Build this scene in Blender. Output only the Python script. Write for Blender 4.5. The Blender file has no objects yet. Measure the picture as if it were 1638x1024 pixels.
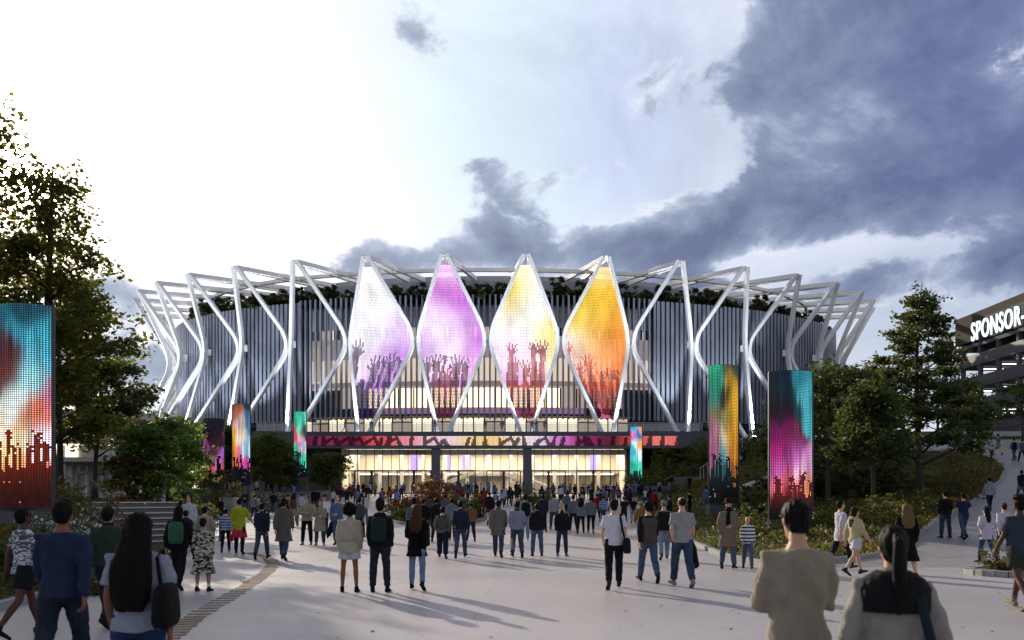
import bpy, bmesh, math, random
import numpy as np
from mathutils import Vector, Matrix, Euler
R = math.radians
random.seed(7)
rng = np.random.default_rng(7)
SC = bpy.context.scene
C = SC.collection
F, CAMH = 1286.0, 1.81          # focal length in photo pixels, eye height

# ---------------------------------------------------------------- helpers
def lin(h):
    """'#rrggbb' or (r,g,b) 0-255 -> linear rgb"""
    if isinstance(h, str):
        h = h.lstrip('#'); h = [int(h[i:i+2], 16) for i in (0, 2, 4)]
    return tuple((c/255/12.92) if c/255 <= .04045 else ((c/255+.055)/1.055)**2.4 for c in h)

def P(px, py, d):
    return Vector(((px-819)/F*d, d, CAMH-(py-800)/F*d))

class MB:
    """collects shapes into one mesh"""
    def __init__(s): s.v = []; s.f = []; s.m = []; s.mi = 0
    def add(s, vs, fs, mi=None):
        n = len(s.v); s.v += [tuple(p) for p in vs]
        s.f += [tuple(i+n for i in q) for q in fs]
        s.m += [s.mi if mi is None else mi]*len(fs)
    def box(s, c, d, rz=0, mi=None):
        cx, cy, cz = c; hx, hy, hz = d[0]/2, d[1]/2, d[2]/2
        cs, sn = math.cos(rz), math.sin(rz); vs = []
        for z in (-hz, hz):
            for x, y in ((-hx, -hy), (hx, -hy), (hx, hy), (-hx, hy)):
                vs.append((cx+x*cs-y*sn, cy+x*sn+y*cs, cz+z))
        s.add(vs, [(3, 2, 1, 0), (4, 5, 6, 7), (0, 1, 5, 4), (1, 2, 6, 5), (2, 3, 7, 6), (3, 0, 4, 7)], mi)
    def bar(s, a, b, w, h=None, up=(0, 0, 1), mi=None):
        """box beam from a to b, w across, h along `up`"""
        a = Vector(a); b = Vector(b); h = w if h is None else h
        t = (b-a).normalized(); u = Vector(up); u = u-t*u.dot(t)
        if u.length < 1e-4: u = Vector((1, 0, 0))-t*t.x
        u.normalize(); q = t.cross(u); vs = []
        for p in (a, b):
            for i, j in ((-1, -1), (1, -1), (1, 1), (-1, 1)): vs.append(p+q*(w/2*i)+u*(h/2*j))
        s.add(vs, [(3, 2, 1, 0), (4, 5, 6, 7), (0, 1, 5, 4), (1, 2, 6, 5), (2, 3, 7, 6), (3, 0, 4, 7)], mi)
    def tube(s, pts, rad, n=8, up=(0, 1, 0), mi=None, cap=True):
        """lofted tube; rad entries r or (rx, ry); ry runs along `up`"""
        pts = [Vector(p) for p in pts]; N = len(pts); base = len(s.v); vs = []
        for i, p in enumerate(pts):
            t = (pts[min(i+1, N-1)]-pts[max(i-1, 0)]).normalized()
            u = Vector(up)-t*Vector(up).dot(t)
            if u.length < 1e-3: u = Vector((1, 0, 0))-t*t.x
            u.normalize(); q = t.cross(u)
            r = rad[i] if hasattr(rad, '__len__') else rad
            rx, ry = (r if hasattr(r, '__len__') else (r, r))
            for k in range(n):
                a = 2*math.pi*k/n; vs.append(p+q*(rx*math.cos(a))+u*(ry*math.sin(a)))
        fs = []
        for i in range(N-1):
            for k in range(n):
                k2 = (k+1) % n; fs.append((i*n+k, i*n+k2, (i+1)*n+k2, (i+1)*n+k))
        if cap: fs.append(tuple(range(n-1, -1, -1))); fs.append(tuple((N-1)*n+k for k in range(n)))
        s.add(vs, fs, mi)
    def rings(s, rs, n=16, mi=None):
        """stack of horizontal ellipses (z, rx, ry, cy, cx)"""
        vs = []; fs = []
        for r in rs:
            z, rx, ry = r[:3]; cy = r[3] if len(r) > 3 else 0; cx = r[4] if len(r) > 4 else 0
            for k in range(n):
                a = 2*math.pi*k/n; vs.append((cx+rx*math.cos(a), cy+ry*math.sin(a), z))
        for i in range(len(rs)-1):
            for k in range(n):
                k2 = (k+1) % n; fs.append((i*n+k, i*n+k2, (i+1)*n+k2, (i+1)*n+k))
        fs.append(tuple(range(n-1, -1, -1))); fs.append(tuple((len(rs)-1)*n+k for k in range(n)))
        s.add(vs, fs, mi)
    def ball(s, c, r, n=10, m=7, mi=None):
        rx, ry, rz = r if hasattr(r, '__len__') else (r, r, r)
        rs = []
        for i in range(m+1):
            a = math.pi*i/m; q = max(math.sin(a), .02)
            rs.append((c[2]-rz*math.cos(a), rx*q, ry*q, c[1], c[0]))
        s.rings(rs, n, mi)
    def mesh(s, name, mats=(), smooth=False):
        me = bpy.data.meshes.new(name); me.from_pydata(s.v, [], s.f)
        for m in (mats if isinstance(mats, (list, tuple)) else [mats]): me.materials.append(m)
        if len(me.materials) > 1: me.polygons.foreach_set('material_index', s.m)
        if smooth: me.polygons.foreach_set('use_smooth', [True]*len(me.polygons))
        me.update(); return me
    def build(s, name, mats, parent=None, smooth=False):
        return link(name, s.mesh(name, mats, smooth), parent)

def link(name, me, parent=None):
    o = bpy.data.objects.new(name, me); C.objects.link(o)
    if parent is not None: o.parent = parent
    return o

def tag(o, label=None, cat=None, group=None, kind=None):
    if label: o['label'] = label
    if cat: o['category'] = cat
    if group: o['group'] = group
    if kind: o['kind'] = kind
    return o

def thing(name, label, cat, loc=(0, 0, 0), rz=0, group=None):
    o = link(name, None); o.location = loc; o.rotation_euler = (0, 0, rz); o.empty_display_size = .3
    return tag(o, label, cat, group)

def dup(o, loc, rz=0, sc=1, label=None, group=None):
    kids = list(o.children); r = o.copy(); C.objects.link(r); r.location = loc; r.rotation_euler = (0, 0, rz)
    r.scale = (sc, sc, sc) if not hasattr(sc, '__len__') else sc
    if label: r['label'] = label
    if group: r['group'] = group
    for ch in kids:
        c = ch.copy(); C.objects.link(c); c.parent = r
        for g in list(ch.children): d = g.copy(); C.objects.link(d); d.parent = c
    return r

def quads_mesh(name, V, mats, colors=None, smooth=False):
    """V: (n,4,3) array of quads"""
    n = len(V); me = bpy.data.meshes.new(name)
    me.vertices.add(n*4); me.vertices.foreach_set('co', np.asarray(V, dtype=np.float32).ravel())
    me.loops.add(n*4); me.loops.foreach_set('vertex_index', np.arange(n*4, dtype=np.int32))
    me.polygons.add(n); me.polygons.foreach_set('loop_start', np.arange(0, n*4, 4, dtype=np.int32))
    me.polygons.foreach_set('loop_total', np.full(n, 4, dtype=np.int32))
    for m in (mats if isinstance(mats, (list, tuple)) else [mats]): me.materials.append(m)
    if colors is not None:
        at = me.color_attributes.new('Col', 'FLOAT_COLOR', 'CORNER')
        c = np.ones((n, 4, 4), dtype=np.float32); c[:, :, :3] = np.asarray(colors, dtype=np.float32)[:, None, :]
        at.data.foreach_set('color', c.ravel())
    me.update(calc_edges=True); me.validate(); return me

# ---------------------------------------------------------------- materials
class NT:
    def __init__(s, tree): s.t = tree; s.n = tree.nodes; s.l = tree.links
    def new(s, ty, **kw):
        n = s.n.new(ty)
        for k, v in kw.items(): setattr(n, k, v)
        return n
    def set(s, sock, v):
        if isinstance(v, bpy.types.NodeSocket): s.l.new(v, sock)
        elif v is not None: sock.default_value = v
    def m(s, op, a, b=None, c=None, clamp=False):
        n = s.new('ShaderNodeMath', operation=op); n.use_clamp = clamp
        s.set(n.inputs[0], a); s.set(n.inputs[1], b)
        if c is not None: s.set(n.inputs[2], c)
        return n.outputs[0]
    def mix(s, f, a, b, blend='MIX'):
        n = s.new('ShaderNodeMix', data_type='RGBA', blend_type=blend)
        s.set(n.inputs[0], f); s.set(n.inputs[6], a if isinstance(a, bpy.types.NodeSocket) else (*a, 1)); s.set(n.inputs[7], b if isinstance(b, bpy.types.NodeSocket) else (*b, 1))
        return n.outputs[2]
    def noise(s, vec, scale, detail=3, rough=.55, dist=0):
        n = s.new('ShaderNodeTexNoise'); n.inputs['Scale'].default_value = scale; n.inputs['Detail'].default_value = detail
        n.inputs['Roughness'].default_value = rough; n.inputs['Distortion'].default_value = dist
        if vec is not None: s.l.new(vec, n.inputs['Vector'])
        return n.outputs[0]
    def ramp(s, f, stops, interp='LINEAR'):
        n = s.new('ShaderNodeValToRGB'); n.color_ramp.interpolation = interp; e = n.color_ramp.elements
        while len(e) < len(stops): e.new(.5)
        for i, (p, c) in enumerate(stops): e[i].position = p; e[i].color = (*c, 1) if len(c) == 3 else c
        s.set(n.inputs[0], f); return n.outputs[0]
    def mapping(s, vec, scale):
        n = s.new('ShaderNodeMapping'); n.inputs['Scale'].default_value = scale; s.l.new(vec, n.inputs[0]); return n.outputs[0]
    def bump(s, h, strength, dist=.02):
        n = s.new('ShaderNodeBump'); n.inputs['Strength'].default_value = strength; n.inputs['Distance'].default_value = dist
        s.l.new(h, n.inputs['Height']); return n.outputs[0]

def newmat(name):
    m = bpy.data.materials.new(name); m.use_nodes = True; t = NT(m.node_tree)
    b = m.node_tree.nodes['Principled BSDF']; return m, t, b

_mc = {}
def mat(name, col, rough=.7, spec=.5, metal=0, var=.12, scale=6, bump=.0, bscale=40, stretch=(1, 1, 1)):
    if name in _mc: return _mc[name]
    m, t, b = newmat(name); co = t.new('ShaderNodeTexCoord').outputs['Object']
    if stretch != (1, 1, 1): co = t.mapping(co, stretch)
    n = t.noise(co, scale, 5)
    a = tuple(min(1, c*(1+var)) for c in col); d = tuple(c*(1-var) for c in col)
    t.set(b.inputs['Base Color'], t.mix(n, d, a)); b.inputs['Roughness'].default_value = rough
    b.inputs['Specular IOR Level'].default_value = spec; b.inputs['Metallic'].default_value = metal
    if bump: t.set(b.inputs['Normal'], t.bump(t.noise(co, bscale, 4), bump))
    _mc[name] = m; return m

def cloth(hexc):
    k = 'cloth_'+hexc.lstrip('#')
    if k in _mc: return _mc[k]
    m, t, b = newmat(k); col = lin(hexc); co = t.new('ShaderNodeTexCoord').outputs['Object']
    n = t.noise(co, 9, 4); t.set(b.inputs['Base Color'], t.mix(n, tuple(c*.75 for c in col), tuple(min(1, c*1.2) for c in col)))
    b.inputs['Roughness'].default_value = .9; b.inputs['Specular IOR Level'].default_value = .2
    w = t.noise(t.mapping(co, (1, 1, .45)), 9, 3, .5, 1.2); t.set(b.inputs['Normal'], t.bump(w, .55, .05))
    _mc[k] = m; return m

def denim(hexc):
    k = 'denim_'+hexc.lstrip('#')
    if k in _mc: return _mc[k]
    m, t, b = newmat(k); col = lin(hexc); co = t.new('ShaderNodeTexCoord').outputs['Object']
    n = t.noise(t.mapping(co, (1, 1, .6)), 6, 5, .6)
    t.set(b.inputs['Base Color'], t.ramp(n, [(.3, tuple(c*.6 for c in col)), (.55, col), (.75, tuple(min(1, c*1.5+.012) for c in col))]))
    b.inputs['Roughness'].default_value = .9; b.inputs['Specular IOR Level'].default_value = .2
    w = t.noise(t.mapping(co, (.8, .8, 1.6)), 14, 3, .5, 1); t.set(b.inputs['Normal'], t.bump(w, .5, .03))
    _mc[k] = m; return m

def hairmat(hexc):
    k = 'hair_'+hexc.lstrip('#')
    if k in _mc: return _mc[k]
    m, t, b = newmat(k); col = lin(hexc); co = t.new('ShaderNodeTexCoord').outputs['Object']
    n = t.noise(t.mapping(co, (1, 1, .12)), 90, 3); t.set(b.inputs['Base Color'], t.mix(n, tuple(c*.5 for c in col), tuple(c*1.3 for c in col)))
    b.inputs['Roughness'].default_value = .62; b.inputs['Specular IOR Level'].default_value = .12
    t.set(b.inputs['Normal'], t.bump(n, .6, .01)); _mc[k] = m; return m

def skinmat(hexc):
    k = 'skin_'+hexc.lstrip('#')
    if k in _mc: return _mc[k]
    m, t, b = newmat(k); col = lin(hexc); co = t.new('ShaderNodeTexCoord').outputs['Object']
    n = t.noise(co, 14, 3); t.set(b.inputs['Base Color'], t.mix(n, tuple(c*.85 for c in col), (col[0]*1.12, col[1]*1.02, col[2])))
    b.inputs['Roughness'].default_value = .55; b.inputs['Specular IOR Level'].default_value = .35; _mc[k] = m; return m

def stripes(name, a, b_, scale, axis='Z', noisy=False):
    if name in _mc: return _mc[name]
    m, t, b = newmat(name); co = t.new('ShaderNodeTexCoord').outputs['Object']
    if noisy:
        f = t.noise(t.mapping(co, (1, 1, 2.4)), scale, 2, .5, 1.5); f = t.ramp(f, [(.5, (0, 0, 0)), (.53, (1, 1, 1))])
    else:
        s = t.new('ShaderNodeSeparateXYZ'); t.l.new(co, s.inputs[0])
        f = t.m('GREATER_THAN', t.m('FRACT', t.m('MULTIPLY', s.outputs[axis], scale)), .55)
    t.set(b.inputs['Base Color'], t.mix(f, lin(a), lin(b_))); b.inputs['Roughness'].default_value = .9
    _mc[name] = m; return m

def emit(name, col, strength):
    if name in _mc: return _mc[name]
    m = bpy.data.materials.new(name); m.use_nodes = True; t = NT(m.node_tree); t.n.clear()
    e = t.new('ShaderNodeEmission'); e.inputs[0].default_value = (*col, 1); e.inputs[1].default_value = strength
    o = t.new('ShaderNodeOutputMaterial'); t.l.new(e.outputs[0], o.inputs[0]); _mc[name] = m; return m

def ledmat(name, strength):
    if name in _mc: return _mc[name]
    m = bpy.data.materials.new(name); m.use_nodes = True; t = NT(m.node_tree); t.n.clear()
    a = t.new('ShaderNodeAttribute', attribute_name='Col'); e = t.new('ShaderNodeEmission'); e.inputs[1].default_value = strength
    t.l.new(a.outputs[0], e.inputs[0]); o = t.new('ShaderNodeOutputMaterial'); t.l.new(e.outputs[0], o.inputs[0]); _mc[name] = m; return m

def glassmat(name, tint=(.8, .85, .9), refl=.12, rough=.03):
    if name in _mc: return _mc[name]
    m = bpy.data.materials.new(name); m.use_nodes = True; t = NT(m.node_tree); t.n.clear()
    tr = t.new('ShaderNodeBsdfTransparent'); tr.inputs[0].default_value = (*tint, 1)
    g = t.new('ShaderNodeBsdfGlossy'); g.inputs['Roughness'].default_value = rough
    lw = t.new('ShaderNodeLayerWeight'); lw.inputs[0].default_value = .25
    f = t.m('ADD', t.m('MULTIPLY', lw.outputs['Facing'], .5), refl, clamp=True)
    x = t.new('ShaderNodeMixShader'); t.l.new(f, x.inputs[0]); t.l.new(tr.outputs[0], x.inputs[1]); t.l.new(g.outputs[0], x.inputs[2])
    o = t.new('ShaderNodeOutputMaterial'); t.l.new(x.outputs[0], o.inputs[0]); _mc[name] = m; return m

def leafmat(name, stops, transl=.45):
    """leaf colours picked per leaf along a ramp"""
    if name in _mc: return _mc[name]
    m = bpy.data.materials.new(name); m.use_nodes = True; t = NT(m.node_tree); t.n.clear()
    g = t.new('ShaderNodeNewGeometry'); col = t.ramp(g.outputs['Random Per Island'], stops)
    d = t.new('ShaderNodeBsdfPrincipled'); t.l.new(col, d.inputs['Base Color']); d.inputs['Roughness'].default_value = .5; d.inputs['Specular IOR Level'].default_value = .35
    tr = t.new('ShaderNodeBsdfTranslucent'); tc = t.mix(.35, col, (.27, .30, .04)); t.l.new(tc, tr.inputs[0])
    x = t.new('ShaderNodeMixShader'); x.inputs[0].default_value = transl; t.l.new(d.outputs[0], x.inputs[1]); t.l.new(tr.outputs[0], x.inputs[2])
    o = t.new('ShaderNodeOutputMaterial'); t.l.new(x.outputs[0], o.inputs[0]); _mc[name] = m; return m

# ---------------------------------------------------------------- terrain
def ip(tab, y): return float(np.interp(y, [a for a, b in tab], [b for a, b in tab]))
def sm(t): t = min(1, max(0, t)); return t*t*(3-2*t)
def plz(y): return 0 if y < 22 else 2.6*min(1, (y-22)/85)**1.4
def zp(y):
    if y < 25: return 0
    t = min(y, 72)-25; z = .0021*t*t+.055*t
    return z if y < 72 else min(z+(y-72)*.075, 9.8)
XR = [(21.5, 7.0), (25, 6.6), (35, 7.2), (48, 8.4), (60, 10), (80, 12.5), (100, 15.5), (107, 16.5)]
XW = [(21.5, 8.5), (23, 9), (26, 12.2), (36, 19), (44, 25.4), (52, 31.6), (57, 35), (61.5, 36.9), (75, 36), (107, 33)]
XP = [(21.5, 7.2), (23, 9), (26, 12.2), (36, 19), (44, 25.4), (52, 31.6), (57, 35), (61.5, 36.9), (65.5, 37.5), (67, 34), (68.5, 24), (69.5, 12.5), (73, 12.5)]
XL = [(-6, -8), (10, -8), (18, -9), (26, -11), (34, -14), (45, -16.5), (60, -20.5), (80, -23), (107, -26)]
HL = [(0, 1.0), (20, 1.3), (40, 1.5), (60, 1.1), (110, .5)]
def G(x, y):
    b = plz(y); z = b
    if y >= 21.5:
        a, c = ip(XR, y), ip(XW, y); z = b+sm((x-a)/(c-a))*(zp(y)-b)
    return z+sm((ip(XL, y)-x)/9)*ip(HL, y)
def paved(x, y):
    if y < -6 or y > 107.5: return False
    if y < 21.5: return x > ip(XL, y)
    if ip(XL, y) < x < ip(XR, y): return True
    return y < 73 and x > ip(XP, y) and x < 62
# ---------------------------------------------------------------- camera, sun, sky
SUN_AZ, SUN_EL = R(-31.6), R(19.2)
SDIR = Vector((math.sin(SUN_AZ)*math.cos(SUN_EL), math.cos(SUN_AZ)*math.cos(SUN_EL), math.sin(SUN_EL)))
cam = bpy.data.cameras.new('camera'); co_ = bpy.data.objects.new('camera', cam); C.objects.link(co_)
co_.location = (0, 0, CAMH); co_.rotation_euler = (R(90), 0, 0)
cam.sensor_width = 36; cam.lens = 36*F/1638; cam.shift_y = (800-512)/1638; cam.clip_end = 8000; cam.clip_start = .1
cam.dof.use_dof = True; cam.dof.focus_distance = 40; cam.dof.aperture_fstop = 2.2
SC.camera = co_
sl = bpy.data.lights.new('sun', 'SUN'); sl.energy = 5.0; sl.angle = R(.6); sl.color = (1, .86, .68)
so = bpy.data.objects.new('sun', sl); C.objects.link(so); so.rotation_euler = SDIR.to_track_quat('Z', 'Y').to_euler(); so.location = SDIR*200
SC.view_settings.view_transform = 'Standard'; SC.view_settings.look = 'None'; SC.view_settings.exposure = 0.12; SC.view_settings.gamma = 1
SC.cycles.max_bounces = 6; SC.cycles.transparent_max_bounces = 24; SC.cycles.diffuse_bounces = 3; SC.cycles.glossy_bounces = 3
SC.cycles.use_denoising = True; SC.cycles.sample_clamp_indirect = 6; SC.cycles.caustics_reflective = False; SC.cycles.caustics_refractive = False

W = bpy.data.worlds.new('World'); SC.world = W; W.use_nodes = True; t = NT(W.node_tree); t.n.clear()
sky = t.new('ShaderNodeTexSky', sky_type='NISHITA'); sky.sun_disc = False; sky.sun_elevation = SUN_EL; sky.sun_rotation = SUN_AZ; sky.dust_density = 1.5
gen = t.new('ShaderNodeTexCoord').outputs['Generated']
sp = t.new('ShaderNodeSeparateXYZ'); t.l.new(gen, sp.inputs[0]); dx, dy, dz = sp.outputs
az = t.m('ARCTAN2', dx, dy); el = t.m('ARCSINE', dz)
def lobe(a0, e0, sa, se, tilt=0):
    a = t.m('SUBTRACT', az, R(a0)); e = t.m('SUBTRACT', el, R(e0))
    if tilt: e = t.m('SUBTRACT', e, t.m('MULTIPLY', a, tilt))
    a = t.m('DIVIDE', a, R(sa)); e = t.m('DIVIDE', e, R(se))
    return t.m('EXPONENT', t.m('MULTIPLY', t.m('ADD', t.m('MULTIPLY', a, a), t.m('MULTIPLY', e, e)), -1))
mp = t.new('ShaderNodeMapping'); mp.inputs['Scale'].default_value = (1, 1, 1.5); mp.inputs['Location'].default_value = (1.7, 2.9, 4.4); t.l.new(gen, mp.inputs[0]); cv = mp.outputs[0]
n1 = t.noise(cv, 8, 12, .60, .3); n2 = t.noise(cv, 3.0, 4, .5, .4)
dens = t.m('ADD', t.m('MULTIPLY', n1, 1.25), t.m('MULTIPLY', n2, .55)); dens = t.m('ADD', dens, t.m('MULTIPLY', t.m('SUBTRACT', t.noise(cv, 19, 8, .6, .4), .5), .32))
# where the banks of cloud hang: azimuth, elevation, spread, weight, tilt
L = [(32, 28, 17, 9, .40, 0), (20, 27, 8, 6, .24, 0), (28, 18.5, 15, 3.4, .32, -.08), (15, 18.2, 8, 2.5, .34, .1), (-1.2, 19.4, 5.0, 2.9, .46, -.15), (1, 16.9, 7, 1.8, .32, 0), (-8.5, 16.0, 5.8, 1.6, .42, .12), (3.9, 19.6, 1.5, 3, -.16, 0), (12, 21.5, 6, 1.3, -.10, 0), (22, 15.6, 9, .7, -.16, 0), (9.5, 16.9, 5.5, 2.1, .36, 0), (-2.5, 22.4, 1.5, 1.2, .2, 0), (-25.5, 12.8, 4.0, 1.5, .40, -.12), (-25, 6.6, 7, 2.8, .38, 0), (-7.6, 27.2, 5.0, 1.1, .09, .3), (-3.5, 29, 3, 1.0, .10, 0), (-10.5, 20.8, 1.8, .7, .22, 0), (8.5, 23.0, 1.8, 1, .12, 0), (3.4, 22.0, 3.6, 1, .26, .2),
     (23, 13.4, 10, 1.7, .38, .05), (35, 14, 5, 1.6, .24, 0), (13, 14.6, 5, 1, .2, 0), (9, 26.5, 3.4, 2.4, .26, 0), (38, 24, 5, 6, .22, 0), (150, 20, 30, 8, .08, 0)]
for a0, e0, sa, se, w, ti in L: dens = t.m('ADD', dens, t.m('MULTIPLY', lobe(a0, e0, sa, se, ti), w))
am = t.new('ShaderNodeMapRange', interpolation_type='SMOOTHSTEP'); t.l.new(dens, am.inputs[0]); am.inputs[1].default_value = 1.07; am.inputs[2].default_value = 1.22
alpha = am.outputs[0]
# cloud body: lit fringes, slate bellies, paler billows inside
th_ = t.new('ShaderNodeMapRange'); t.l.new(dens, th_.inputs[0]); th_.inputs[1].default_value = 1.08; th_.inputs[2].default_value = 1.55; thick = th_.outputs[0]
n3 = t.noise(cv, 7, 9, .6, .8)
up = t.new('ShaderNodeMapping'); up.inputs['Location'].default_value = (1.7, 2.9, 4.4+.055); up.inputs['Scale'].default_value = (1, 1, 1.5); t.l.new(gen, up.inputs[0]); nu_ = t.noise(up.outputs[0], 8, 12, .60, .3)
relief = t.m('MULTIPLY', t.m('SUBTRACT', n1, nu_), 1.5)          # tops of billows catch light, undersides do not
tk = t.m('ADD', t.m('ADD', thick, t.m('MULTIPLY', t.m('SUBTRACT', n3, .5), 1.7)), t.m('MULTIPLY', relief, -.5), clamp=True)
ccol = t.ramp(tk, [(0, (.80, .84, .93)), (.2, (.44, .50, .65)), (.45, (.25, .31, .44)), (.75, (.175, .22, .345)), (1, (.125, .155, .28))])
ccol = t.mix(t.m('MULTIPLY', lobe(36, 26, 16, 12), .6), ccol, (.118, .145, .345))
g = t.new('ShaderNodeVectorMath', operation='DOT_PRODUCT'); t.l.new(gen, g.inputs[0]); g.inputs[1].default_value = SDIR
cosd = t.m('MAXIMUM', g.outputs['Value'], 0)
ccol = t.mix(t.m('MULTIPLY', t.m('POWER', cosd, 6), .22), ccol, (.9, .93, 1.0))
veil = t.m('ADD', t.m('MULTIPLY', t.noise(cv, 3.6, 9, .64, .6), 1.5), .0, clamp=True)
veilc = t.mix(lobe(-1, 25, 11, 9), (.79, .83, .97), (.66, .86, .98))
veilc = t.mix(t.m('MULTIPLY', lobe(8, 25, 5, 7), .7), veilc, (.60, .65, 1.0))
veilc = t.mix(t.m('MULTIPLY', lobe(28, 12, 15, 6), .8), veilc, (.55, .60, .76))
clear = t.mix(veil, t.mix(1.0, sky.outputs[0], (.10, .10, .10), 'MULTIPLY'), veilc)
glow = t.m('ADD', t.m('MULTIPLY', t.m('POWER', cosd, 9), .32), t.m('ADD', t.m('MULTIPLY', t.m('POWER', cosd, 420), 6), t.m('MULTIPLY', t.m('POWER', cosd, 4500), 60)))
full = t.mix(alpha, clear, ccol)
gs = t.new('ShaderNodeVectorMath', operation='SCALE'); gs.inputs[0].default_value = (1, .90, .74); t.l.new(t.m('MULTIPLY', glow, t.m('SUBTRACT', 1, t.m('MULTIPLY', alpha, .95))), gs.inputs['Scale'])
ad = t.new('ShaderNodeVectorMath', operation='ADD'); t.l.new(full, ad.inputs[0]); t.l.new(gs.outputs[0], ad.inputs[1])
# the ground half of the sphere stays dim
low = t.new('ShaderNodeMapRange'); t.l.new(dz, low.inputs[0]); low.inputs[1].default_value = -.06; low.inputs[2].default_value = .0; low.inputs[3].default_value = .12; low.inputs[4].default_value = 1
high = t.new('ShaderNodeMapRange', interpolation_type='SMOOTHSTEP'); t.l.new(el, high.inputs[0]); high.inputs[1].default_value = R(34); high.inputs[2].default_value = R(52); high.inputs[3].default_value = 1; high.inputs[4].default_value = .34  # unseen sky overhead darkened to cut the ambient light
rear = t.new('ShaderNodeMapRange'); t.l.new(dy, rear.inputs[0]); rear.inputs[1].default_value = -.3; rear.inputs[2].default_value = .3; rear.inputs[3].default_value = .72; rear.inputs[4].default_value = 1  # sky behind the camera dimmed too, for deeper shadows
fs = t.new('ShaderNodeVectorMath', operation='SCALE'); t.l.new(ad.outputs[0], fs.inputs[0]); t.l.new(t.m('MULTIPLY', t.m('MULTIPLY', t.m('MULTIPLY', low.outputs[0], rear.outputs[0]), high.outputs[0]), 10.0), fs.inputs['Scale'])
bg = t.new('ShaderNodeBackground'); t.l.new(fs.outputs[0], bg.inputs[0]); bg.inputs[1].default_value = .1
wo = t.new('ShaderNodeOutputWorld'); t.l.new(bg.outputs[0], wo.inputs[0])

# ---------------------------------------------------------------- ground, plaza, path
def axis(a, b, step, far):
    v = list(np.arange(a, b+1e-6, step)); e = step
    lo = a; hi = b
    while hi < far:
        e *= 1.5; lo -= e; hi += e; v = [lo]+v+[hi]
    return v
def ground_mat():
    m, t, b = newmat('soil_and_grass'); co = t.new('ShaderNodeTexCoord').outputs['Object']
    n = t.noise(co, .35, 5, .6); n2 = t.noise(co, 6, 4)
    c = t.ramp(n, [(.35, (.05, .042, .028)), (.5, (.035, .05, .02)), (.7, (.06, .075, .028))])
    t.set(b.inputs['Base Color'], t.mix(t.m('MULTIPLY', n2, .6), c, (.02, .025, .012))); b.inputs['Roughness'].default_value = .95
    t.set(b.inputs['Normal'], t.bump(n2, .8, .15)); return m
xs = axis(-56, 58, .8, 2500); ys = axis(-8, 124, .8, 2500)
m = MB()
for y in ys:
    for x in xs:
        z = G(x, min(max(y, -10), 140))
        z += -.14 if paved(x, y) else .07
        m.v.append((x, y, z))
nx = len(xs)
m.f = [(j*nx+i, j*nx+i+1, (j+1)*nx+i+1, (j+1)*nx+i) for j in range(len(ys)-1) for i in range(nx-1)]; m.m = [0]*len(m.f)
tag(m.build('ground', ground_mat(), smooth=True), 'planted earth and grass around the plaza', 'ground', kind='structure')

def pave_mat(name, base, crack):
    m, t, b = newmat(name); co = t.new('ShaderNodeTexCoord').outputs['Object']
    n = t.noise(co, .12, 6, .62, .4); n2 = t.noise(co, 1.3, 6, .65, .3); n3 = t.noise(co, 26, 3, .6)
    c = t.ramp(n, [(.28, tuple(x*.68 for x in base)), (.5, base), (.72, tuple(x*1.16 for x in base))])
    c = t.mix(t.m('MULTIPLY', n2, .5), c, tuple(x*.66 for x in base))
    c = t.mix(t.ramp(n3, [(.58, (0, 0, 0)), (.75, (.5, .5, .5))]), c, tuple(x*.5 for x in base))
    c = t.mix(t.m('MULTIPLY', t.ramp(t.noise(co, .22, 4, .6), [(.42, (0, 0, 0)), (.62, (1, 1, 1))]), .35), c, (base[0]*1.0, base[1]*.93, base[2]*.78))
    # broad drive-on swirls and hairline cracks
    w = t.new('ShaderNodeTexWave', wave_type='RINGS', rings_direction='Z'); w.inputs['Scale'].default_value = .06; w.inputs['Distortion'].default_value = 7; w.inputs['Detail'].default_value = 3; w.inputs['Detail Scale'].default_value = .6
    t.l.new(co, w.inputs[0]); c = t.mix(t.m('MULTIPLY', w.outputs[0], .32), c, tuple(x*.72 for x in base))
    v = t.new('ShaderNodeTexVoronoi', feature='DISTANCE_TO_EDGE'); v.inputs['Scale'].default_value = .16
    wv = t.new('ShaderNodeVectorMath', operation='ADD'); nn = t.new('ShaderNodeTexNoise'); nn.inputs['Scale'].default_value = .9; nn.inputs['Detail'].default_value = 5; t.l.new(co, nn.inputs[0])
    t.l.new(co, wv.inputs[0]); t.l.new(nn.outputs[1], wv.inputs[1]); t.l.new(wv.outputs[0], v.inputs['Vector'])
    cr = t.m('MULTIPLY', t.m('LESS_THAN', v.outputs['Distance'], .0034), t.m('MULTIPLY', t.ramp(t.noise(co, .3, 2), [(.5, (0, 0, 0)), (.6, (1, 1, 1))]), crack))
    c = t.mix(cr, c, tuple(x*.35 for x in base))
    # small dark specks: leaves, gum, grit
    v2 = t.new('ShaderNodeTexVoronoi'); v2.inputs['Scale'].default_value = 1.1; t.l.new(co, v2.inputs['Vector'])
    c = t.mix(t.m('MULTIPLY', t.m('LESS_THAN', v2.outputs['Distance'], .04), .7), c, tuple(x*.3 for x in base))
    t.set(b.inputs['Base Color'], c)
    t.set(b.inputs['Roughness'], t.m('ADD', .27, t.m('MULTIPLY', n2, .30))); b.inputs['Specular IOR Level'].default_value = .5
    t.set(b.inputs['Normal'], t.bump(t.m('ADD', n3, t.m('MULTIPLY', n2, .6)), .28, .012)); return m
PAVE = pave_mat('brushed_concrete', (.43, .41, .445), .7)
PATH = pave_mat('path_asphalt', (.30, .29, .31), 1.0)
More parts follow.
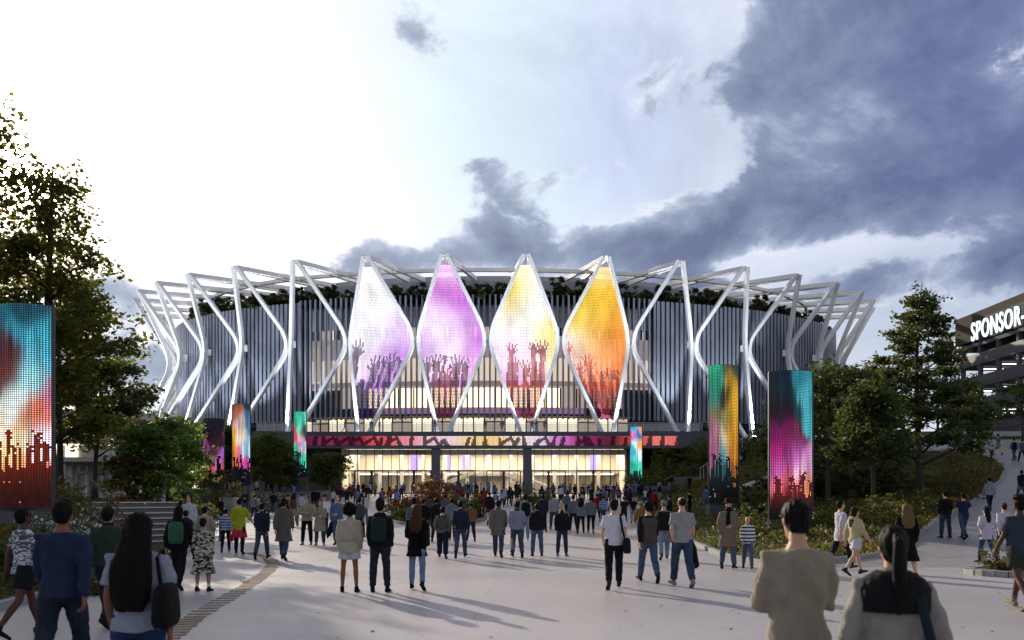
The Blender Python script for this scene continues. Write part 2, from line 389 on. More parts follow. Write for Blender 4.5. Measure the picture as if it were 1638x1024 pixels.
def strip_mesh(name, yv, fa, fb, n, mt, label, dz=.01):
    m = MB()
    for y in yv:
        a, b = fa(y), fb(y)
        for i in range(n+1):
            x = a+(b-a)*i/n; m.v.append((x, y, G(x, y)+dz))
    m.f = [(j*(n+1)+i, j*(n+1)+i+1, (j+1)*(n+1)+i+1, (j+1)*(n+1)+i) for j in range(len(yv)-1) for i in range(n)]; m.m = [0]*len(m.f)
    return tag(m.build(name, mt, smooth=True), label, 'paving', kind='structure')
strip_mesh('plaza', list(np.arange(-6, 21.6, .5)), lambda y: ip(XL, y), lambda y: 24.0, 60, PAVE, 'pale brushed concrete plaza in the foreground')
strip_mesh('plaza', list(np.arange(21.5, 107.6, .5)), lambda y: ip(XL, y), lambda y: ip(XR, y), 40, PAVE, 'pale concrete plaza rising to the lobby doors')
strip_mesh('path', list(np.arange(21.5, 73.01, .25)), lambda y: ip(XP, y), lambda y: 60.0, 70, PATH, 'grey curving path climbing the hill', .012)
CONC = mat('grey_concrete', (.27, .27, .27), .85, .3, var=.25, scale=2.2, bump=.25, bscale=30)
def kerb(tab, y0, y1, step=.5, w=.16, h=.1):
    m = MB(); y = y0
    pts = []
    while y <= y1+1e-6: pts.append(Vector((ip(tab, y), y, G(ip(tab, y), y)+h/2))); y += step
    for a, b in zip(pts[:-1], pts[1:]): m.bar(a, b+(b-a)*.001, w, h+.1)
    return m
mk = kerb(XL, 12, 107)
tag(mk.build('kerb', CONC), 'low concrete kerb along the planted left side', 'kerb', kind='structure')
tag(kerb(XR, 22, 104).build('kerb', CONC), 'low concrete kerb along the right bank', 'kerb', kind='structure')
tag(kerb(XP, 21.6, 66.4, .25).build('kerb', CONC), 'kerb on the inside of the curving path', 'kerb', kind='structure')
# paving strip of tan slats
m = MB(); tan = mat('tan_paver', (.24, .18, .125), .8, var=.3, scale=9)
pp = [(-4.3, 9.6), (-4.9, 12.5), (-5.5, 16.6), (-6.1, 20), (-6.7, 22.6), (-7.6, 25), (-9.0, 27)]
cur = []
for k in range(len(pp)-1):
    for i in range(24): cur.append(Vector((pp[k][0]+(pp[k+1][0]-pp[k][0])*i/24, pp[k][1]+(pp[k+1][1]-pp[k][1])*i/24, 0)))
acc = 0
for a, b in zip(cur[:-1], cur[1:]):
    acc += (b-a).length
    if acc > .24:
        acc = 0; ang = math.atan2(b.y-a.y, b.x-a.x)
        m.box((a.x, a.y, G(a.x, a.y)+.012), (.12, .36+random.uniform(-.05, .05), .02), ang)
tag(m.build('paving_strip', tan), 'curved strip of tan slats set in the plaza', 'paving', kind='structure')

# ---------------------------------------------------------------- arena geometry
D = 144.0; X0 = -.0023*D; ECC = .5222; ROT = .0429; DEL = 2*math.pi/36; A0 = -.0748-7.5*DEL
RT, ZT, RW, ZW, RB, ZB = .4483*D, .2345*D+CAMH, .4062*D, .1584*D+CAMH, .4536*D, 10.76
def ell(r, th, z):
    x = r*math.sin(th); y = -r*ECC*math.cos(th); c, s = math.cos(ROT), math.sin(ROT)
    return Vector((X0+c*x-s*y, D+s*x+c*y, z))
WHITE = mat('white_steel', (.88, .885, .90), .38, .5, var=.09, scale=1.4, stretch=(1, 1, .25))
FIN = mat('fin_metal', (.215, .24, .305), .40, .6, .35, var=.3, scale=.5, stretch=(1, 1, .3))
DARK = mat('dark_panel', (.035, .038, .048), .45, .5, var=.2, scale=.5)
SLAB = mat('slab_cladding', (.075, .08, .098), .4, .5, var=.08, scale=.4)
CREAM = mat('cream_plaster', (.62, .56, .44), .7, var=.06, scale=.8)
GREYW = mat('grey_render', (.33, .35, .40), .7, var=.1, scale=.4)
arena = thing('arena', 'oval sports arena with white diamond ribs, four lit screens and dark fins', 'arena', (X0, D, 2.6))
def ap(mb, name, mt, smooth=False, parent=None):
    """arena part built in world coordinates"""
    o = mb.build(name, mt, parent or arena, smooth); base = parent if parent else arena
    o.matrix_parent_inverse = Matrix.Translation((-X0, -D, -2.6)) if parent is None else parent.matrix_parent_inverse.copy()
    if parent is not None: o.matrix_parent_inverse = Matrix.Identity(4); 
    return o
def rib_path(k, s):
    """s=-1 left member, +1 right member of diamond k"""
    th = A0+DEL*k; g = .0047; w = DEL/2+.0016
    a = ell(RT, th+s*g, ZT); b = ell(RW, th+s*w, ZW); c = ell(RB, th+s*.010, ZB)
    L = 2.9; p = b+(a-b).normalized()*L; q = b+(c-b).normalized()*L
    pts = [a, p+(a-p)*.5]
    for i in range(11):
        u = i/10; pts.append(p*(1-u)**2+b*(2*u*(1-u))+q*u*u)
    pts += [q+(c-q)*.5, c]; return pts
def sweep(mb, pts, w, h):
    cen = Vector((X0, D, 0)); N = len(pts); vs = []
    for i, p in enumerate(pts):
        tt = (pts[min(i+1, N-1)]-pts[max(i-1, 0)]).normalized(); rad = Vector((p.x-cen.x, (p.y-cen.y)/ECC**2, 0)).normalized()
        u = (rad-tt*rad.dot(tt)).normalized(); q = tt.cross(u)
        for a, b in ((-1, -1), (1, -1), (1, 1), (-1, 1)): vs.append(p+q*(w/2*a)+u*(h/2*b))
    fs = [(3, 2, 1, 0), tuple((N-1)*4+i for i in range(4))]
    for i in range(N-1):
        for k in range(4): fs.append((i*4+k, i*4+(k+1) % 4, (i+1)*4+(k+1) % 4, (i+1)*4+k))
    mb.add(vs, fs)
for k in range(-2, 18):
    for s in (-1, 1):
        m = MB(); sweep(m, rib_path(k, s), .50, .58); ap(m, 'rib', WHITE)
        th = A0+DEL*k
        m = MB(); a = ell(RT, th+s*.0047, ZT-.2); b = ell(.308*D, th+s*.030, ZT-.75); m.bar(a, b, .42, .62); ap(m, 'roof_beam', WHITE)
    thw = A0+DEL*(k+.5); m = MB(); a = ell(RW+.1, thw, ZW-.1); b = ell(.402*D, thw, ZW-.1); m.bar(a, b, .8, 1.0); m.bar(ell(RW, thw-.008, ZW), ell(RW, thw+.008, ZW), .42, .5); ap(m, 'rib_tie', WHITE)
def ring(mb, r, z, w, h, t0=-math.pi/2-.35, t1=math.pi/2+.35, n=90):
    pts = [ell(r, t0+(t1-t0)*i/n, z) for i in range(n+1)]
    for a, b in zip(pts[:-1], pts[1:]): mb.bar(a, b+(b-a)*.002, w, h)
m = MB(); ring(m, .366*D, ZT-.45, .45, .5); ap(m, 'roof_ring', WHITE)
m = MB(); ring(m, .308*D, ZT-.9, 1.5, 1.2); ap(m, 'roof_ring', mat('ring_steel', (.33, .35, .40), .45, var=.06))
def wall(mb, r, z0, z1, t0, t1, n=60, mi=None):
    for i in range(n):
        a, b = t0+(t1-t0)*i/n, t0+(t1-t0)*(i+1)/n
        mb.add([ell(r, a, z0), ell(r, b, z0), ell(r, b, z1), ell(r, a, z1)], [(0, 1, 2, 3)], mi)
HP = math.pi/2+.5
CT0, CT1 = -.58, .36                      # lit centre of the drum between these angles
ZF0, ZF1 = 13.3, 30.6
m = MB(); wall(m, .33*D, 29, 34.3, -HP, HP, 80); wall(m, .327*D, 34.3, 34.31, -HP, HP); ap(m, 'bowl_wall', mat('bowl_metal', (.24, .27, .34), .5, var=.1, scale=.25))
m = MB(); pts = [ell(.3995*D, -HP+2*HP*i/80, 29.6) for i in range(81)]; pin = [ell(.31*D, -HP+2*HP*i/80, 29.6) for i in range(81)]
for i in range(80): m.add([pts[i], pts[i+1], pin[i+1], pin[i]], [(0, 1, 2, 3)])
ap(m, 'roof_terrace', DARK)
m = MB(); wall(m, .393*D, ZF0-.6, 30.0, -HP, CT0, 50)
for th in (CT0, CT1): m.add([ell(.393*D, th, ZF0), ell(.37*D, th, ZF0), ell(.37*D, th, 30), ell(.393*D, th, 30)], [(0, 1, 2, 3)])
ap(m, 'drum_wall', DARK); m = MB(); wall(m, .393*D, ZF0-.6, 30.0, CT1, HP, 50); ap(m, 'drum_wall', DARK)
# fins
def fins(t0, t1, step, w, d, rr, z0, z1):
    m = MB(); th = t0
    while th < t1:
        p = ell(rr, th, 0); q = ell(rr, th+.001, 0); ds = (q-p).length/.001
        ang = math.atan2(q.y-p.y, q.x-p.x); m.box((p.x, p.y, (z0+z1)/2), (w, d, z1-z0), ang); th += step/ds
    return m
ap(fins(-HP, CT0, .74, .48, .42, .4005*D, ZF0, ZF1), 'fin_cladding', FIN)
ap(fins(CT1, HP, .74, .48, .42, .4005*D, ZF0, ZF1), 'fin_cladding', FIN)
o = ap(fins(CT0, CT1, .80, .25, .40, .4005*D, ZF0, ZF1+.3), 'fin_screen', FIN); tag(o, 'open grey fins in front of the lit centre of the arena')
# lit centre behind the fins
def band(name, z0, z1, mt, r=.384, a=CT0, b=CT1, n=30):
    m = MB(); wall(m, r*D, z0, z1, a, b, n); return ap(m, name, mt)
CW = CT1-CT0; WARM = emit('warm_window', (1, .80, .50), 2.1); WARM2 = emit('dim_window', (.75, .62, .50), .5); LITW = emit('lit_interior', (.80, .66, .52), .85)
band('inner_wall', 26.6, 29.6, GREYW); band('inner_wall', 22.2, 25.2, emit('dim_interior', (.56, .46, .46), .46)); band('glowing_wall', 18.9, 22.2, LITW);  # lower two bands are wall, glowing in place of lamplight on it
m = MB(); th = CT0
while th < CT1:
    e = min(th+CW/26*.93, CT1); wall(m, .384*D, 25.2, 26.6, th, e, 2, 0 if random.random() < .6 else 1); th += CW/26
ap(m, 'window_band', [mat('dark_glass', (.03, .035, .05), .1, .6), WARM2])
PINK = emit('pink_strip', (.56, .30, .52), .42)
band('ribbon_glow_strip', 18.2, 18.9, emit('interior_glow', (.55, .40, .36), .40)); band('inner_wall', 17.9, 18.2, WARM2)  # both bands glow to keep the lit interior evenly bright
m = MB(); th = CT0+CW*.10; i = 0
while th < CT1-CW*.12:
    wall(m, .384*D, 15.1, 17.9, th, th+CW/22*.9, 2, 0 if 2 <= i <= 13 else 1); th += CW/22; i += 1
ap(m, 'window_band', [WARM, WARM2]); band('inner_wall', 15.1, 17.9, DARK, .3825)
band('inner_wall', 13.6, 15.15, DARK, .3822); band('ribbon_glow_strip', 14.2, 15.1, PINK, .384, CT0+CW*.2, CT1-CW*.2)
# dim tall side panels seen at the ends
for a, b in ((CT0+.01, CT0+.035), (CT0+.05, CT0+.062), (CT1-.11, CT1-.085), (CT1-.06, CT1-.045)): band('window_band', 19.2, 24.3, WARM2, .3855, a, b, 2)
m = MB(); pts = [ell(.401*D, CT0+CW*i/40, 13.75) for i in range(41)]; pin = [ell(.36*D, CT0+CW*i/40, 13.75) for i in range(41)]
for i in range(40): m.add([pts[i], pts[i+1], pin[i+1], pin[i]], [(0, 1, 2, 3)])
ap(m, 'soffit', GREYW)
# terrace storey
m = MB(); wall(m, .377*D, 10.7, 13.9, -HP, -.62, 40); ap(m, 'terrace_wall', DARK); m = MB(); wall(m, .377*D, 10.7, 13.9, .30, HP, 40); ap(m, 'terrace_wall', DARK)
m = MB(); fr = MB(); th = -.62; i = 0
pat = 'wddwwddwwwddwwddwwwddwwddwwwddwwd'
while th < .30:
    e = th+.92/33; wall(m, .376*D, 10.7, 13.7, th, e, 1, {'w': 0, 'd': 1}[pat[i % len(pat)]])
    fr.bar(ell(.377*D, th, 10.7), ell(.377*D, th, 13.7), .14, .2)
    if pat[i % len(pat)] == 'd': fr.bar(ell(.3775*D, th, 13.05), ell(.3775*D, e, 13.05), .3, .2)
    th = e; i += 1
ap(m, 'lit_shopfront', [emit('shop_light', (1, .82, .55), 1.5), emit('shop_dim', (.9, .68, .46), .6)]); ap(fr, 'shopfront_frame', DARK)
# lower drum and the long slab
m = MB(); wall(m, .372*D, 1.5, 10.6, -HP, -.46, 40); ap(m, 'lower_drum', DARK); m = MB(); wall(m, .372*D, 1.5, 10.6, .30, HP, 40); ap(m, 'lower_drum', DARK)
m = MB(); m.box((-4.0, 110.6, 9.67), (59.6, 11.2, 2.16)); m.box((-4.0, 104.96, 10.62), (59.7, .1, .3)); m.box((-4.0, 104.95, 8.72), (59.7, .12, .3)); ap(m, 'terrace_slab', SLAB)
for a, b in ((-.75, -.42), (.28, .62)):
    m = MB()
    p = [ell(RB+1, a+(b-a)*i/20, 10.74) for i in range(21)]; q = [ell(.36*D, a+(b-a)*i/20, 10.74) for i in range(21)]
    for i in range(20): m.add([p[i], p[i+1], q[i+1], q[i]], [(0, 1, 2, 3)]); m.add([p[i], p[i+1], p[i+1]-Vector((0, 0, 2)), p[i]-Vector((0, 0, 2))], [(3, 2, 1, 0)])
    ap(m, 'terrace_wing', SLAB)
RAILG = glassmat('rail_glass', (.72, .76, .82), .10)
m = MB(); g_ = MB(); x = -33.4
while x < 25.6:
    m.box((x, 105.25, 11.35), (.06, .06, 1.2)); g_.box((x+.55, 105.25, 11.35), (1.0, .012, 1.0)); x += 1.1
m.box((-4, 105.25, 11.97), (59.2, .07, .05)); ap(m, 'railing_posts', mat('rail_metal', (.35, .37, .42), .35, .5, .5)); ap(g_, 'railing_glass', RAILG)
# ---------------------------------------------------------------- lobby
LX0, LX1, LY, LZ0, LZ1, LT = -22.7, 15.2, 106.5, 2.62, 8.56, 5.68
m = MB(); m.box(((LX0+LX1)/2, 111.5, 2.55), (LX1-LX0, 10, .1)); ap(m, 'lobby_floor', mat('stone_floor', (.45, .42, .36), .35))
m = MB(); m.box(((LX0+LX1)/2, 117.0, 5.6), (LX1-LX0, .2, 6.1)); m.box((LX0+.1, 111.8, 5.6), (.2, 10.2, 6.1)); m.box((LX1-.1, 111.8, 5.6), (.2, 10.2, 6.1)); ap(m, 'lobby_wall', CREAM)
# inner gallery: deck, parapet, columns
m = MB(); m.box((-13.6, 114.6, 5.75), (17.8, 4.4, .5)); m.box((9.0, 114.6, 5.75), (12.0, 4.4, .5)); m.box((-3.3, 115.8, 5.75), (7, 2, .5)); ap(m, 'gallery_deck', mat('taupe', (.34, .29, .27), .7))
m = MB()
for x in np.arange(LX0+1.2, LX1-.5, 3.05): m.box((x, 112.2, 5.4), (.45, .45, 5.7))
ap(m, 'lobby_column', mat('column_grey', (.42, .38, .36), .6))
m = MB()
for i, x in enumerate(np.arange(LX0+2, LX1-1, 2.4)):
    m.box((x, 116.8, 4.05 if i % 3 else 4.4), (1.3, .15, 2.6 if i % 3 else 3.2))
ap(m, 'lobby_doorway', mat('inner_shadow', (.34, .28, .22), .7))  # solid boxes; the shade inside the doorways is put into their colour
# crossing stairs: two flights rising from the middle
m = MB(); rl = MB()
for s, xa in ((-1, -4.2), (1, -2.6)):
    for i in range(14):
        a = xa+s*(7.4-i*.46); m.box((a, 110.4, LZ0+.2*i+.1), (.47, 1.5, .2+.2)); 
    m.bar((xa+s*7.6, 109.6, LZ0+.3), (xa+s*1.0, 109.6, LZ0+3.05), .12, .55); rl.bar((xa+s*7.6, 109.55, LZ0+1.1), (xa+s*1.0, 109.55, LZ0+3.9), .06, .08)
m.box((-3.4, 111.2, 5.3), (3.6, 3.0, .4))
st = ap(m, 'lobby_stairs', mat('pale_stair', (.62, .58, .5), .6)); ap(rl, 'stair_rail', emit('rail_strip', (1, .93, .8), 1.2))
m = MB()
for x in np.arange(LX0+1.6, LX1-1, 2.2): m.box((x, 111.2, 8.5), (2.0, 7.5, .05))
ap(m, 'lobby_ceiling_light', emit('ceiling_glow', (1, .86, .66), 9.5))
m = MB()
for x in (3.4, 5.5, 7.4, -20.5, -17.5, -15.5, -13.5, -11, -8.5, 9.6, 11.5, 13.4): m.box((x, 113.4, 5.43), (1.8, .8, .05))
ap(m, 'lobby_ceiling_light', emit('added_strip_glow', (1, .86, .62), 11.0))  # strips added under the gallery to brighten the lower lobby
m = MB(); m.box(((LX0+LX1)/2, 107.5, 8.2), (LX1-LX0-.4, .2, .72)); ap(m, 'glow_hiding_beam', CREAM)  # beam added to hide the glowing ceiling panels from the front
# violet washes of light on the upper wall, put in as glowing panels
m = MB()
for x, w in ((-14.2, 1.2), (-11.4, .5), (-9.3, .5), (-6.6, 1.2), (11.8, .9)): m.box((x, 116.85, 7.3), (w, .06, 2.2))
ap(m, 'violet_wash_panel', emit('violet_glow', (.52, .38, .92), 1.5))
# glass front: panes, mullions, door frames
pit = 1.117; xs_ = list(np.arange(LX0, LX1+.05, pit)); mul = MB(); door = []
gm = MB()
for i, x in enumerate(xs_):
    mul.box((x, LY, (LZ0+LZ1)/2), (.075, .16, LZ1-LZ0))
mul.box(((LX0+LX1)/2, LY, LT), (LX1-LX0, .12, .12)); mul.box(((LX0+LX1)/2, LY, LZ0+.06), (LX1-LX0, .14, .12))
gm.add([(LX0, LY+.02, LZ0), (LX1, LY+.02, LZ0), (LX1, LY+.02, LZ1), (LX0, LY+.02, LZ1)], [(0, 1, 2, 3)])
gm.add([(LX0, LY+.02, LZ0), (LX0, 116, LZ0), (LX0, 116, LZ1), (LX0, LY+.02, LZ1)], [(0, 1, 2, 3)])
ap(mul, 'lobby_mullions', mat('bronze_black', (.03, .028, .03), .4, .5, .3)); ap(gm, 'lobby_glass', glassmat('lobby_pane', (.93, .93, .95), .06))
for xa in (567.8, 635.5, 706.5, 778.8, 850.6, 922.3):
    a = P(xa, 750, LY).x; b = a+4.45; m = MB()
    m.box(((a+b)/2, LY-.06, LT), (b-a, .24, .2)); 
    for x in (a, b): m.box((x, LY-.06, (LZ0+LT)/2), (.16, .24, LT-LZ0))
    m.box(((a+b)/2, LY-.06, (LZ0+LT)/2), (.34, .24, LT-LZ0)); 
    dr = ap(m, 'door', mat('bronze_black', (.03, .028, .03)))
    m = MB()
    for x in (a+1.0, a+1.3, b-1.0, b-1.3): m.box((x, LY-.24, LZ0+1.15), (.04, .05, .8))
    h = m.build('handle', mat('rail_metal', (.35, .37, .42)), dr)
for xa in (697.5, 843.5):
    m = MB(); m.box((P(xa, 750, 105.7).x, 105.7, (2.45+8.6)/2), (1.15, 1.0, 6.15)); ap(m, 'front_column', SLAB)
# plaster end pier on the left and green wall on the right
m = MB(); m.box((LX1+.75, 106.6, 5.6), (1.3, .5, 6.0)); ap(m, 'end_pier', DARK)

# ---------------------------------------------------------------- LED pictures
def field(pts, u, v, s=.16, sv=.12):
    """smooth colour field from (u, v, hex) control points"""
    num = np.zeros(u.shape+(3,)); den = np.zeros(u.shape)
    for a, b, h in pts:
        w = np.exp(-((u-a)/s)**2-((v-b)/sv)**2)+1e-9; num += w[..., None]*np.array(lin(h)); den += w
    return num/den[..., None]
def hashn(u, v, seed, freq):
    """cheap value noise"""
    r = np.random.default_rng(seed); g = r.random((64, 64)); x = u*freq; y = v*freq
    i = np.floor(x).astype(int); j = np.floor(y).astype(int); fx = x-i; fy = y-j; fx = fx*fx*(3-2*fx); fy = fy*fy*(3-2*fy)
    a = g[i % 64, j % 64]; b = g[(i+1) % 64, j % 64]; c = g[i % 64, (j+1) % 64]; d = g[(i+1) % 64, (j+1) % 64]
    return (a*(1-fx)+b*fx)*(1-fy)+(c*(1-fx)+d*fx)*fy
def caps(X, Y, segs):
    """mask of tapered strokes (x0, y0, x1, y1, r0, r1)"""
    M = np.zeros(X.shape, bool)
    for x0, y0, x1, y1, r0, r1 in segs:
        dx, dy = x1-x0, y1-y0; tt = np.clip(((X-x0)*dx+(Y-y0)*dy)/(dx*dx+dy*dy+1e-12), 0, 1)
        M |= np.hypot(X-x0-tt*dx, Y-y0-tt*dy) < r0+(r1-r0)*tt
    return M
def arm(x, y0, y1, w, lean=0, spread=1.0, seed=0):
    """raised arm with an open hand, from y0 up to wrist y1"""
    r = random.Random(seed); xw = x+lean*(y1-y0); S = [(x, y0, x+lean*(y1-y0)*.3, y0+(y1-y0)*.5, w*1.25, w*.95), (x+lean*(y1-y0)*.3, y0+(y1-y0)*.5, xw, y1, w*.95, w*.62)]
    S.append((xw, y1, xw+lean*w, y1+w*1.5, w*.75, w*.85)); b = (xw+lean*w, y1+w*1.7)
    for i in range(4):
        a = (i-1.5)*.26*spread+lean*.5; L = w*(1.9+.5*(1 if i in (1, 2) else 0)+r.uniform(-.3, .2)); o = (i-1.5)*w*.42
        S.append((b[0]+o, b[1], b[0]+o+math.sin(a)*L, b[1]+math.cos(a)*L, w*.2, w*.16))
    sgn = r.choice((-1, 1)); S.append((xw+sgn*w*.5, y1+w*.7, xw+sgn*w*1.6, y1+w*1.9, w*.24, w*.17)); return S
LED = ledmat('led_pixels', 1.0)
GRIDM = mat('led_grid', (.02, .02, .022), .5, .4)
def screen_mesh(name, pos, nu, nv, col, cu=.72, cv=.72, skip=None):
    """pos(u, v) -> point; nu x nv cells; col (nu, nv, 3)"""
    V = []; K = []
    for i in range(nu):
        for j in range(nv):
            if skip is not None and skip[i, j]: continue
            a = (i+.5-cu/2)/nu; b = (i+.5+cu/2)/nu; c = (j+.5-cv/2)/nv; d = (j+.5+cv/2)/nv
            V.append((pos(a, c), pos(b, c), pos(b, d), pos(a, d))); K.append(col[i, j])
    return quads_mesh(name, np.array([[tuple(p) for p in q] for q in V]), LED, np.array(K))
# diamonds
def dia(k, pts, arms, seed, boost, label, s=.3, sv=.16, tint=None):
    Lp, Rp = rib_path(k, -1), rib_path(k, 1)
    zs = [p.z for p in Lp][::-1]
    def at(path, z): 
        q = path[::-1]; return Vector([float(np.interp(z, [p.z for p in q], [p[c] for p in q])) for c in range(3)])
    z0, z1 = 13.2, 34.2; nv = 101; V = []; K = []; XX = []; rows = []
    for j in range(nv):
        za = z0+(z1-z0)*(j+.09)/nv; zb = z0+(z1-z0)*(j+.91)/nv; zm = (za+zb)/2
        l, r = at(Lp, zm), at(Rp, zm); l2, r2 = at(Lp, zb), at(Rp, zb); l1, r1 = at(Lp, za), at(Rp, za)
        wd = (r-l).length; mid = (l+r)/2; ex = (r-l)/wd; hw = wd/2-.24; n = int(hw/.104)
        m1 = (l1+r1)/2; m2 = (l2+r2)/2
        for i in range(-n, n+1):
            x = i*.208
            if abs(x) > hw: continue
            V.append([tuple(m1+ex*(x-.088)), tuple(m1+ex*(x+.088)), tuple(m2+ex*(x+.088)), tuple(m2+ex*(x-.088))]); XX.append((x/10.0+.5, (zm-z0)/(z1-z0)))
    XX = np.array(XX); u, v = XX[:, 0], XX[:, 1]
    c = field(pts, u, v, s, sv); n = hashn(u, v, seed, 7)*.6+hashn(u, v, seed+1, 17)*.4; c = c*(.72+.56*n)[:, None]*boost
    X, Y = u*10, v*21-.7
    for (segs, h, bst) in arms:
        M = caps(X, Y, segs); nz = hashn(u, v, seed+2, 22); k_ = np.clip((Y-1.0)/7.5, 0, 1); a_ = np.array(lin(h))*bst; c[M] = ((c*.16+a_)*(.30+.70*k_)[:, None]*(.5+1.0*nz)[:, None])[M]
    me = quads_mesh('led_screen', np.array(V), LED, c); o = link('led_screen', me, arena); o.matrix_parent_inverse = Matrix.Translation((-X0, -D, -2.6))
    return tag(o, label)
def arms_row(spec, seed):
    S = []; spec = [(x, y0, y1*1.08, w*1.2, l) for x, y0, y1, w, l in spec]
    for i, (x, y0, y1, w, l) in enumerate(spec): S += arm(x, y0, y1, w, l, 1, seed+i)
    return S
dia(6, [(.5, 1, '#ffffff'), (.42, .82, '#faf7f6'), (.6, .8, '#f6f3f6'), (.2, .55, '#f6f4f8'), (.42, .6, '#f3eef6'), (.75, .6, '#dfc8ee'), (.15, .42, '#f0e6f4'), (.35, .35, '#e6d4f0'), (.6, .48, '#cba4e6'), (.85, .42, '#c58ae4'), (.55, .28, '#b878dc'), (.75, .28, '#bb66dc'), (.5, .12, '#8a4fc4'), (.5, .03, '#3c3350')],
    [([(3.0, 3.6, 3.2, 4.4, .65, .5), (2.4, -.5, 3.6, 2.6, 1.2, .9), (5.4, -1, 5.0, 2.6, 1.2, .6)], '#3a3568', .8), (arms_row([(1.7, 1, 7.4, .55, -.02), (.9, 4, 6.2, .25, -.1)], 1), '#4a2a62', .8), (arms_row([(4.2, 0, 5.2, .58, .07), (5.4, 1, 6.2, .26, .06), (6.7, 1, 5.5, .55, .02), (7.9, 4, 6.2, .25, .05)], 9), '#3d2a72', .8)],
    11, 1.35, 'white and lavender LED diamond with dark violet raised arms', .2, .10)
dia(7, [(.5, 1, '#f2b4ee'), (.5, .93, '#eec0f0'), (.45, .84, '#c95fd4'), (.57, .77, '#c766d6'), (.36, .72, '#ead4f0'), (.3, .6, '#f2e6f5'), (.5, .62, '#ecd6f3'), (.72, .62, '#d898e6'), (.88, .55, '#c873dc'), (.15, .5, '#cfa0e2'), (.5, .5, '#efdcf5'), (.5, .42, '#f4dcf8'), (.75, .4, '#da92ea'), (.4, .3, '#efc2f2'), (.6, .25, '#e090dc'), (.5, .14, '#d86098'), (.5, .03, '#8d2b58')],
    [(arms_row([(1.9, 2, 5.4, .45, .0), (2.9, 1, 5.6, .5, .05), (3.6, 2, 6.6, .22, .12), (6.0, 1, 5.2, .55, 0), (7.2, 2, 5.4, .4, .0)], 21), '#54305e', .8), (arms_row([(4.3, 0, 3.4, .6, .05), (5.5, 0, 2.9, .6, 0)], 27), '#8a2a55', .9), ([(4.0, .8, 6.0, .9, .8, .8)], '#7a1f3c', 1), ([(3.6, 3.6, 5.2, 3.7, .22, .2)], '#a8304c', 1)],
    31, 1.4, 'pink and magenta LED diamond with plum raised arms', .2, .09)
dia(8, [(.5, 1, '#f4ecc4'), (.42, .93, '#e8cf4c'), (.58, .92, '#fbf8ee'), (.38, .82, '#ead04e'), (.56, .8, '#f8f6f2'), (.34, .72, '#efe2a0'), (.28, .64, '#f4eef2'), (.5, .66, '#f8f4f6'), (.66, .7, '#f6f2ea'), (.76, .58, '#f2e48c'), (.88, .53, '#f0d860'), (.2, .5, '#eedff4'), (.5, .5, '#f4e8f6'), (.68, .5, '#f4e6e4'), (.82, .46, '#f2e0a0'), (.35, .4, '#ecd2f2'), (.6, .38, '#f2dcee'), (.5, .28, '#e8b0ea'), (.3, .2, '#e88cc0'), (.68, .22, '#f0a088'), (.5, .05, '#7c3560')],
    [(arms_row([(2.7, 1, 7.4, .42, .06), (3.8, 1, 5.4, .45, -.05), (6.2, 1, 7.9, .4, .02), (7.2, 1, 7.4, .5, .05)], 41), '#a82a54', 1.1), (arms_row([(4.9, 0, 4.9, .45, .03), (5.8, 0, 4.2, .4, .08)], 47), '#c4443c', .9), ([(4.9, .8, 4.9, 2.6, .95, .85)], '#7a2a50', 1), ([(2.6, 3.6, 7.0, 3.6, .2, .2)], '#e8623c', 1)],
    51, 1.45, 'white and pink LED diamond with yellow patches and red raised arms', .17, .085)
dia(9, [(.5, 1, '#f6e2a0'), (.5, .9, '#e8bd38'), (.35, .78, '#ecc440'), (.65, .8, '#e8b238'), (.25, .66, '#efcf58'), (.55, .66, '#eab23c'), (.8, .62, '#ea9a34'), (.15, .5, '#f0dcd4'), (.4, .5, '#f0c070'), (.7, .48, '#ea9038'), (.88, .5, '#e88838'), (.2, .38, '#f2c0b8'), (.5, .38, '#ee9c60'), (.75, .34, '#e87838'), (.4, .25, '#ec7048'), (.6, .2, '#e85c30'), (.3, .1, '#8a3030'), (.5, .1, '#d04a30'), (.7, .1, '#7a3038'), (.5, .03, '#b050a0')],
    [(arms_row([(2.6, 2, 5.0, .4, -.08), (4.0, 2, 5.6, .5, -.08), (.8, 6, 7.6, .4, .02)], 61), '#c4362a', .9), (arms_row([(6.3, 1, 4.2, .4, .04), (7.4, 1.6, 4.2, .35, .02), (5.3, .3, 4.2, .4, .0)], 67), '#cc4a2a', .9), ([(1.5, 3.6, 3.8, .0, 1.0, .8)], '#33303a', .6), ([(8.7, 3.6, 6.3, -.2, 1.0, .7)], '#33303a', .6)],
    71, 1.4, 'yellow and orange LED diamond with red arms and dark lower corners', .2, .10)
